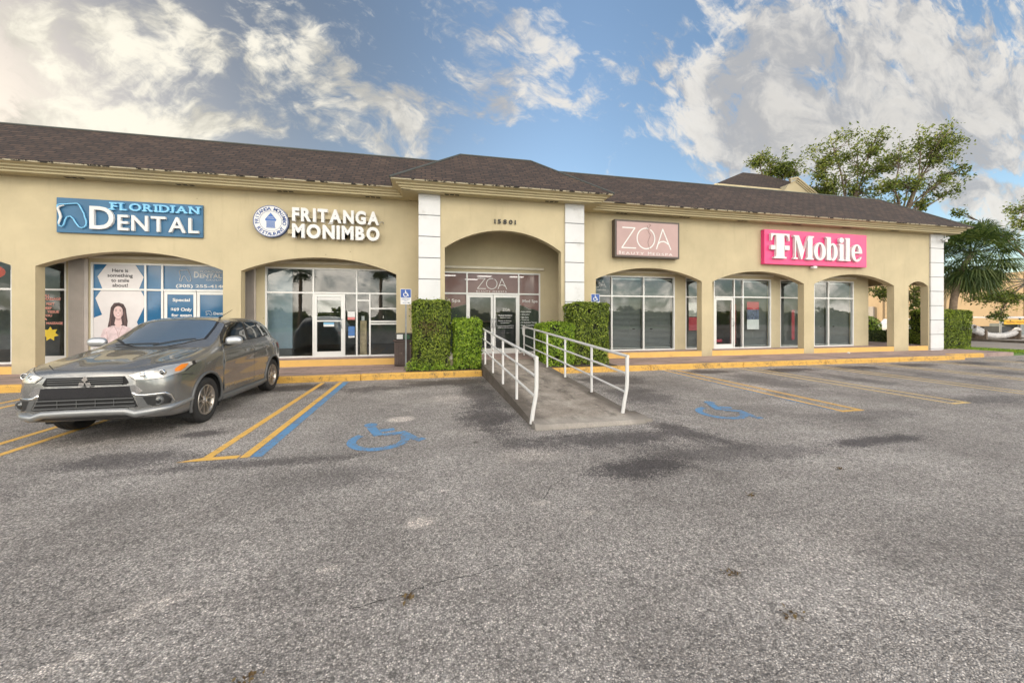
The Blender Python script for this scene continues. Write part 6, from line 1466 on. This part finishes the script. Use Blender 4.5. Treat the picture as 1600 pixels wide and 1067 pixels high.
tD = [(37.69, 17.12, 7.89, 0.92), (38.43, 16.95, 8.72, 1.25), (35.5, 17.62, 2.77, 1.0), (36.6, 17.37, 2.18, 0.92), (34.44, 17.85, 3.43, 0.75), (35.91, 17.52, 3.68, 0.83), (37.0, 17.28, 2.89, 0.75), (33.96, 17.96, 8.52, 0.38), (37.41, 17.18, 6.77, 0.75), (36.31, 17.43, 1.77, 0.5)]
tree('middle wind blown tree rising behind the right roof', (28.9, 21.3, 0), (28.9, 21.2, 8.6), tB, 21, 10500, .098)
TC = tree('rightmost wind blown tree above the end of the roof', (29.6, 18.6, 0), (29.7, 18.5, 7.6), tC, 22, 13500, .090)
tree('small leafy treetop left of the others beside the distant roof', (28.0, 26.0, 0), (27.7, 25.7, 10.5), tA, 23, 5000, .10)
tree('thin tree with drooping branches in front of the beige warehouse', (39.2, 16.8, 0), (38.2, 17.0, 5.4), tD, 24, 8500, .085, tr=.15)
# ---- palms
M['leaf_palm'] = leaf_mat('palm_fronds', [(.03, .055, .018), (.06, .10, .03), (.11, .15, .05), (.19, .22, .09)], .5)
M['bark_palm'] = mat('palm_bark', (.24, .175, .125), .9, var=.35, vscale=6, bump=.8, bscale=14)
def palm_data(seed, n_fr=34, L_=1.9, blade=1.0):
    rr = random.Random(seed); q = MB()
    for k in range(n_fr):
        az = 2.4 * k + rr.uniform(-.3, .3); el_ = R(80 - 150 * (k / n_fr) + rr.uniform(-8, 8)); d = Vector((math.cos(az) * math.cos(el_), math.sin(az) * math.cos(el_), math.sin(el_)))
        pl = L_ * rr.uniform(.55, .75); P = [Vector((0, 0, 0)), d * pl * .5, d * pl + Vector((0, 0, -.12))]; q.tube(P, [.022, .016, .012], 4, False)
        hub = P[-1]; side = d.cross(Vector((0, 0, 1))); side = side.normalized() if side.length > .05 else Vector((1, 0, 0)); up = side.cross(d).normalized()
        nb = 26
        for i in range(nb):
            a = R(-115 + 230 * i / (nb - 1)) + rr.uniform(-.04, .04); bd = (d * math.cos(a) + side * math.sin(a) + up * (.22 * math.cos(a) - .05)).normalized(); bl = blade * (1.0 - .25 * abs(a) / 2) * rr.uniform(.85, 1.1)
            wn = bd.cross(up).normalized() * .034; m1 = hub + bd * bl * .55 + Vector((0, 0, -.03)); tip = hub + bd * bl + Vector((0, 0, -.36 * bl - rr.uniform(0, .16)))
            q.face([hub, m1 + wn, tip, m1 - wn])
    return q
def palm(label, base, pts, seed, group=None, L_=1.9, n_fr=34, blade=1.0, r0=.24):
    t = thing('cabbage_palm', label, 'palm tree', base, group); q = MB(); n = len(pts)
    q.tube([(p[0] - base[0], p[1] - base[1], p[2] - base[2]) for p in pts], [r0 * (1.15 - .4 * i / (n - 1)) for i in range(n)], 12); q.build('trunk', M['bark_palm'], t)
    c = palm_data(seed, n_fr, L_, blade).build('crown', M['leaf_palm'], t, fix=False); tp = pts[-1]; c.location = (tp[0] - base[0], tp[1] - base[1], tp[2] - base[2]); return t
palm('curved cabbage palm with a round fan leaf crown right of the building', (31.42, 17.0, 0), [(31.42, 17.0, -.1), (31.45, 17.0, 1.4), (31.54, 16.97, 2.62), (31.8, 16.91, 3.99), (32.2, 16.8, 4.9), (32.6, 16.7, 5.5)], 31, L_=2.15, n_fr=88, blade=1.3, r0=.17)
palm('low young fan palm seen through the narrow end arch', (26.8, 16.2, 0), [(26.8, 16.2, -.1), (26.85, 16.2, .5), (26.9, 16.2, 1.0)], 32, L_=.9, n_fr=16, blade=.65, r0=.08)
# ---- shrubs at the building's right side
def shrub(label, c, r, n, m, seed, size=.06):
    rr = random.Random(seed); t = thing('shrub', label, 'shrub', (c[0], c[1], 0)); q = MB()
    bm = bmesh.new(); bmesh.ops.create_icosphere(bm, subdivisions=2, radius=1)
    for v_ in bm.verts: v_.co = Vector((c[0] + v_.co.x * r[0] * .8, c[1] + v_.co.y * r[1] * .8, c[2] + v_.co.z * r[2] * .8)) + noise.noise_vector(v_.co * 2) * .08
    q.add_bm(bm); bm.free(); q.tube([(c[0], c[1], -.05), (c[0], c[1], c[2])], .05, 6); part(q, 'inner_mass', M['core'], t); L = MB()
    for k in range(n):
        d = Vector((rr.gauss(0, 1), rr.gauss(0, 1), rr.gauss(0, 1))).normalized(); k_ = 1 + .12 * noise.noise(d * 3 + Vector((seed, 0, 0))) - abs(rr.gauss(0, .05)); p = Vector((c[0] + d.x * r[0] * k_, c[1] + d.y * r[1] * k_, c[2] + d.z * r[2] * k_))
        if p.z < .05: continue
        leaf(L, p, d + Vector((rr.gauss(0, .5), rr.gauss(0, .5), rr.gauss(0, .5))), size * rr.uniform(.6, 1.3), rr)
    part(L, 'foliage', M[m], t, fix=False)
shrub('round clipped shrub seen through the last wide arch', (25.9, 17.9, .85), (.75, .75, .85), 2600, 'leaf_bright', 41)
hedge('clipped_hedge', 'low dark hedge seen through the last wide arch', 24.6, 27.4, 16.9, 17.5, .08, .82, 3200, 'leaf_dark', .06, 42, 0)
shrub('dark glossy shrub seen through the narrow end arch', (26.2, 15.5, .40), (.8, .45, .45), 1800, 'leaf_dark', 43, .07)
rr_ = random.Random(5); q = MB()
for k in range(9000):
    x, y = (rr_.uniform(24.4, 27.2), rr_.uniform(11.28, 15.5)); h = rr_.uniform(.03, .075); a = rr_.uniform(0, 6.28); d = Vector((math.cos(a), math.sin(a), 0)) * .008; tp = Vector((x + rr_.gauss(0, .02), y + rr_.gauss(0, .02), .09 + h))
    q.face([Vector((x, y, .088)) - d, Vector((x, y, .088)) + d, tp])
tag(q.build('grass', M['leaf_bright'], fix=False), kind='stuff')

# ================================================================ what stands beyond
M['warehouse'] = mat('sunlit_beige_render', (.40, .30, .185), .85, var=.06, vscale=.3, bump=.2, bscale=8)
t = thing('warehouse', 'big windowless beige warehouse wall lit by the low sun', 'building', (87, 40, 0))
q = MB(); q.box(87, 150, -20, 170, 0, 8.0); part(q, 'wall', M['warehouse'], t)
q = MB(); q.box(86.85, 150.1, -20.1, 170.1, 8.002, 8.35); part(q, 'parapet', mat('parapet_beige', (.36, .28, .18), .8), t)
for y in range(-15, 165, 9):
    q = MB(); q.box(86.75, 86.995, y + .002, y + .55, 0, 7.9); part(q, 'pilaster', M['warehouse'], t)
q = MB(); q.box(86.6, 86.99, 58.5, 66, .0, 3.6); part(q, 'loading_door', mat('loading_door', (.33, .30, .27), .7, var=.1), t)
q = MB(); q.face([(28.2, -60, .004), (36.2, -60, .004), (36.2, 120, .004), (28.2, 120, .004)]); tag(q.build('side_road', mat('pale_road', (.27, .235, .205), .9, var=.2, vscale=.7)), kind='structure')
q = MB()
for i in range(40): q.bevbox(36.2, 36.4, -20 + 3 * i, -20 + 3 * i + 2.99, -.05, .15, .02)
tag(q.build('road_kerb', M['concrete']), kind='structure')
q = MB(); q.box(36.41, 60, -60, 120, -.05, .13); tag(q.build('side_verge', mat('pale_paving', (.30, .27, .24), .9, var=.2)), kind='structure')
# distant plaza roof above the near ridge
t = thing('tower_building', 'distant brown hipped tower roof with a cream gable edge above the right ridge', 'building', (24.4, 26, 0))
q = Roof(); ex0, ex1, ey0, ey1, ez, hz = 19.3, 29.9, 22.4, 29.4, 10.7, 12.95
q.plane([(ex0, ey0, ez), (ex1, ey0, ez), (26.2, 25.4, hz), (24.3, 25.4, hz)], (1, 0, 0)); q.plane([(ex1, ey0, ez), (ex1, ey1, ez), (26.2, 25.6, hz), (26.2, 25.4, hz)], (0, 1, 0)); q.plane([(ex0, ey1, ez), (ex0, ey0, ez), (24.3, 25.4, hz), (24.3, 25.6, hz)], (0, 1, 0)); q.plane([(ex1, ey1, ez), (ex0, ey1, ez), (24.3, 25.6, hz), (26.2, 25.6, hz)], (1, 0, 0))
part(q, 'roof', M['shingle'], t) if False else None
o = q.build('roof', M['shingle'], t); o.location = (-24.4, -26, 0)
q = MB(); q.box(20.0, 28.0, 23.0, 28.9, 0, 10.65); part(q, 'wall', M['stucco_in'], t)
q = MB(); q.box(19.25, 28.65, 22.35, 29.45, 10.45, 10.69); part(q, 'fascia', M['trim'], t)
q = MB(); q.poly_xz([(24.3, 10.2), (24.9, 10.95), (25.45, 11.15), (26.9, 10.2)], 22.0, 24.5)
for h in (.0, .1, .2): q.poly_xz([(25.05 - h, 11.0 + h), (25.45, 11.14 + h * 1.1), (26.95 + h, 10.22 + h * .5), (27.05 + h, 10.30 + h * .5), (25.47, 11.24 + h * 1.1), (24.95 - h, 11.07 + h)], 21.95 - h * .6, 21.99 - h * .05)
part(q, 'gable_edge', mat('cream_gable', (.46, .39, .25), .7), t)
# ---- restoration equipment beside the side road
t = thing('equipment_trailer', 'white framed equipment trailer with a yellow banner beside the far road', 'trailer', (40.0, 18.7, .13))
def tb(q, x0, x1, y0, y1, z0, z1): q.box(x0, x1, y0, y1, z0, z1)
q = MB(); tb(q, 38.3, 42.6, 18.2, 20.2, 1.55, 1.66); part(q, 'roof', mat('trailer_white', (.62, .63, .66), .5, var=.1), t)
q = MB(); tb(q, 38.3, 42.6, 18.2, 20.2, .30, .42); part(q, 'deck', M['galv'], t)
for x, y in ((38.35, 18.25), (40.3, 18.25), (42.5, 18.25), (38.35, 20.15), (42.5, 20.15)):
    q = MB(); q.box(x - .045, x + .045, y - .045, y + .045, .42, 1.55); part(q, 'post', M['galv'], t)
q = MB(); q.box(38.6, 40.85, 18.16, 18.195, 1.12, 1.42); part(q, 'banner', mat('banner_yellow', (.72, .44, .02), .5), t)
q = MB(); strokes(q, [[(38.75 + .05 * i, 1.25 + (.05 if i % 2 else -.02) * (1 if i % 5 else .3)) for i in range(18)], [(39.75 + .05 * i, 1.25 + (.05 if i % 2 else -.02) * (1 if i % 4 else .3)) for i in range(19)]], .03, 18.155); part(q, 'lettering', mat('banner_red', (.45, .08, .02), .5), t, fix=False)
q = MB(); q.bevbox(39.0, 40.1, 18.5, 19.8, .422, .95, .03); part(q, 'generator', M['int_dark'], t); q = MB(); q.bevbox(40.6, 42.3, 18.5, 19.9, .422, 1.15, .03); part(q, 'dryer_unit', mat('dryer_grey', (.20, .23, .23), .5, var=.2), t)
for x in (38.9, 41.9):
    q = MB(); q.lathe([(.16, -.08), (.26, -.09), (.28, -.05), (.28, .05), (.26, .09), (.16, .08)], (x, 18.3, .30), 'Y', 20); part(q, 'wheel', M['tyre'], t)
def duct(label, pts, r, base):
    t = thing('flexible_duct', label, 'duct', base); P = []
    for a, b in zip(pts, pts[1:]):
        for i in range(7): P.append(Vector(a).lerp(Vector(b), i / 7))
    P.append(Vector(pts[-1])); q = MB(); q.tube(P, [r * (1.0 if i % 2 else .74) for i in range(len(P))], 12, smooth=False); part(q, 'hose', mat('duct_white', (.62, .60, .60), .6) if 'duct' not in M else M['duct'], t)
    for i in (5, len(P) - 6):
        q = MB(); p = P[i]; q.box(p.x - .06, p.x + .06, p.y - r - .06, p.y + r + .06, .135, p.z + r * .6); part(q, 'cradle', M['bark'], t)
M['duct'] = mat('duct_white', (.62, .60, .60), .6, var=.1)
duct('long white ribbed flexible duct sagging beside the equipment trailer', [(35.9, 18.3, .75), (36.5, 18.1, .45), (37.2, 18.0, .36), (38.0, 17.9, .38), (38.7, 17.8, .55), (39.1, 17.8, .75)], .20, (37.2, 18.0, .13))
duct('short white ribbed duct lying behind the long one', [(36.2, 18.9, .95), (36.8, 18.8, .92), (37.3, 18.7, .70), (37.7, 18.7, .50)], .20, (36.8, 18.8, .13))
t = thing('leaning_post', 'thin dark post leaning beside the far right hedge', 'post', (26.0, 13.5, .09)); q = MB(); q.tube([(26.0, 13.45, .08), (26.18, 13.6, .72)], .03, 8); part(q, 'shaft', M['galv'], t); q = MB(); q.tube([(26.0, 13.45, .08), (26.0, 13.45, .10)], .05, 8); part(q, 'foot', M['galv'], t)
# ---- white car far beyond the arches
M['car_white'] = mat('white_car_paint', (.66, .67, .68), .3, coat=1.0)
def far_car(label, x, y, rz):
    t = thing('parked_car', label, 'car', (x, y, 0), rz=R(rz)); prof = [(-2.2, .30), (2.2, .30), (2.25, .62), (2.1, .82), (1.15, .95), (.55, 1.38), (-1.1, 1.42), (-1.75, 1.0), (-2.2, .92), (-2.28, .6)]
    q = MB(); q.poly_xz(prof, -.85, .85); o = q.build('body', M['car_white'], t); b = o.modifiers.new('edge', 'BEVEL'); b.width = .07; b.segments = 3
    for y_ in (-.862, .862):
        q = MB(); q.poly_xz([(1.0, .98), (.50, 1.32), (-.25, 1.34), (-.25, .98)], y_, y_ + .008); q.poly_xz([(-.33, .98), (-.33, 1.34), (-1.05, 1.34), (-1.5, 1.02)], y_, y_ + .008); q.build('side_window', M['car_glass'], t)
        for x_ in (-1.35, 1.35):
            q = MB(); q.lathe([(.19, -.1), (.30, -.1), (.33, -.06), (.33, .06), (.30, .1), (.19, .1)], (x_, y_ * .92, .33), 'Y', 20); w_ = q.build('wheel', M['tyre'], t); q = MB(); q.lathe([(.19, -.08), (.05, -.1), (.001, -.1)] if y_ < 0 else [(.19, .08), (.05, .1), (.001, .1)], (x_, y_ * .92, .33), 'Y', 14); q.build('rim', M['rim'], w_)
    q = MB(); q.face([(1.09, -.72, 1.0), (1.09, .72, 1.0), (.60, .66, 1.365), (.60, -.66, 1.365)]); o = q.build('windscreen', M['car_glass'], t); o.location = (.02, 0, .012)
far_car('white car parked far beyond the last wide arch', 43.5, 27.0, 8); far_car('second white car parked far beyond the narrow end arch', 51.5, 31.5, 12)

# ================================================================ across the lot behind the viewer (seen in the glass)
q = MB(); q.face([(-120, -60, .006), (120, -60, .006), (120, -19, .006), (-120, -19, .006)]); tag(q.build('verge', M['grass']), kind='structure')
gp = 'tall palms across the lot reflected in the windows'
for i, (x, y, h) in enumerate([(-14, -21, 7.5), (-5.5, -23, 8.2), (3, -22, 7.2), (13, -24, 8.6), (22, -22, 7.6)]):
    palm('tall palm across the lot reflected in the windows', (x, y, 0), [(x, y, -.1), (x + .1, y, h * .5), (x + .15, y + .1, h)], 60 + i, gp, r0=.2)
rr_ = random.Random(9); L = MB(); q = MB()
for k in range(15000):
    x = rr_.uniform(-75, 85); top = 2.3 + 1.7 * noise.noise(Vector((x * .16, 0, 3))) + 1.2 * noise.noise(Vector((x * .6, 1, 3))); z = top * (rr_.random() ** .7); y = -33 + rr_.uniform(-1.5, 1.5) - z * .3
    leaf(L, (x, y, z), (rr_.gauss(0, .6), 1, rr_.gauss(.3, .6)), .42 * rr_.uniform(.6, 1.3), rr_, 1.6)
tag(L.build('treeline', M['leaf_tree'], fix=False), kind='stuff')
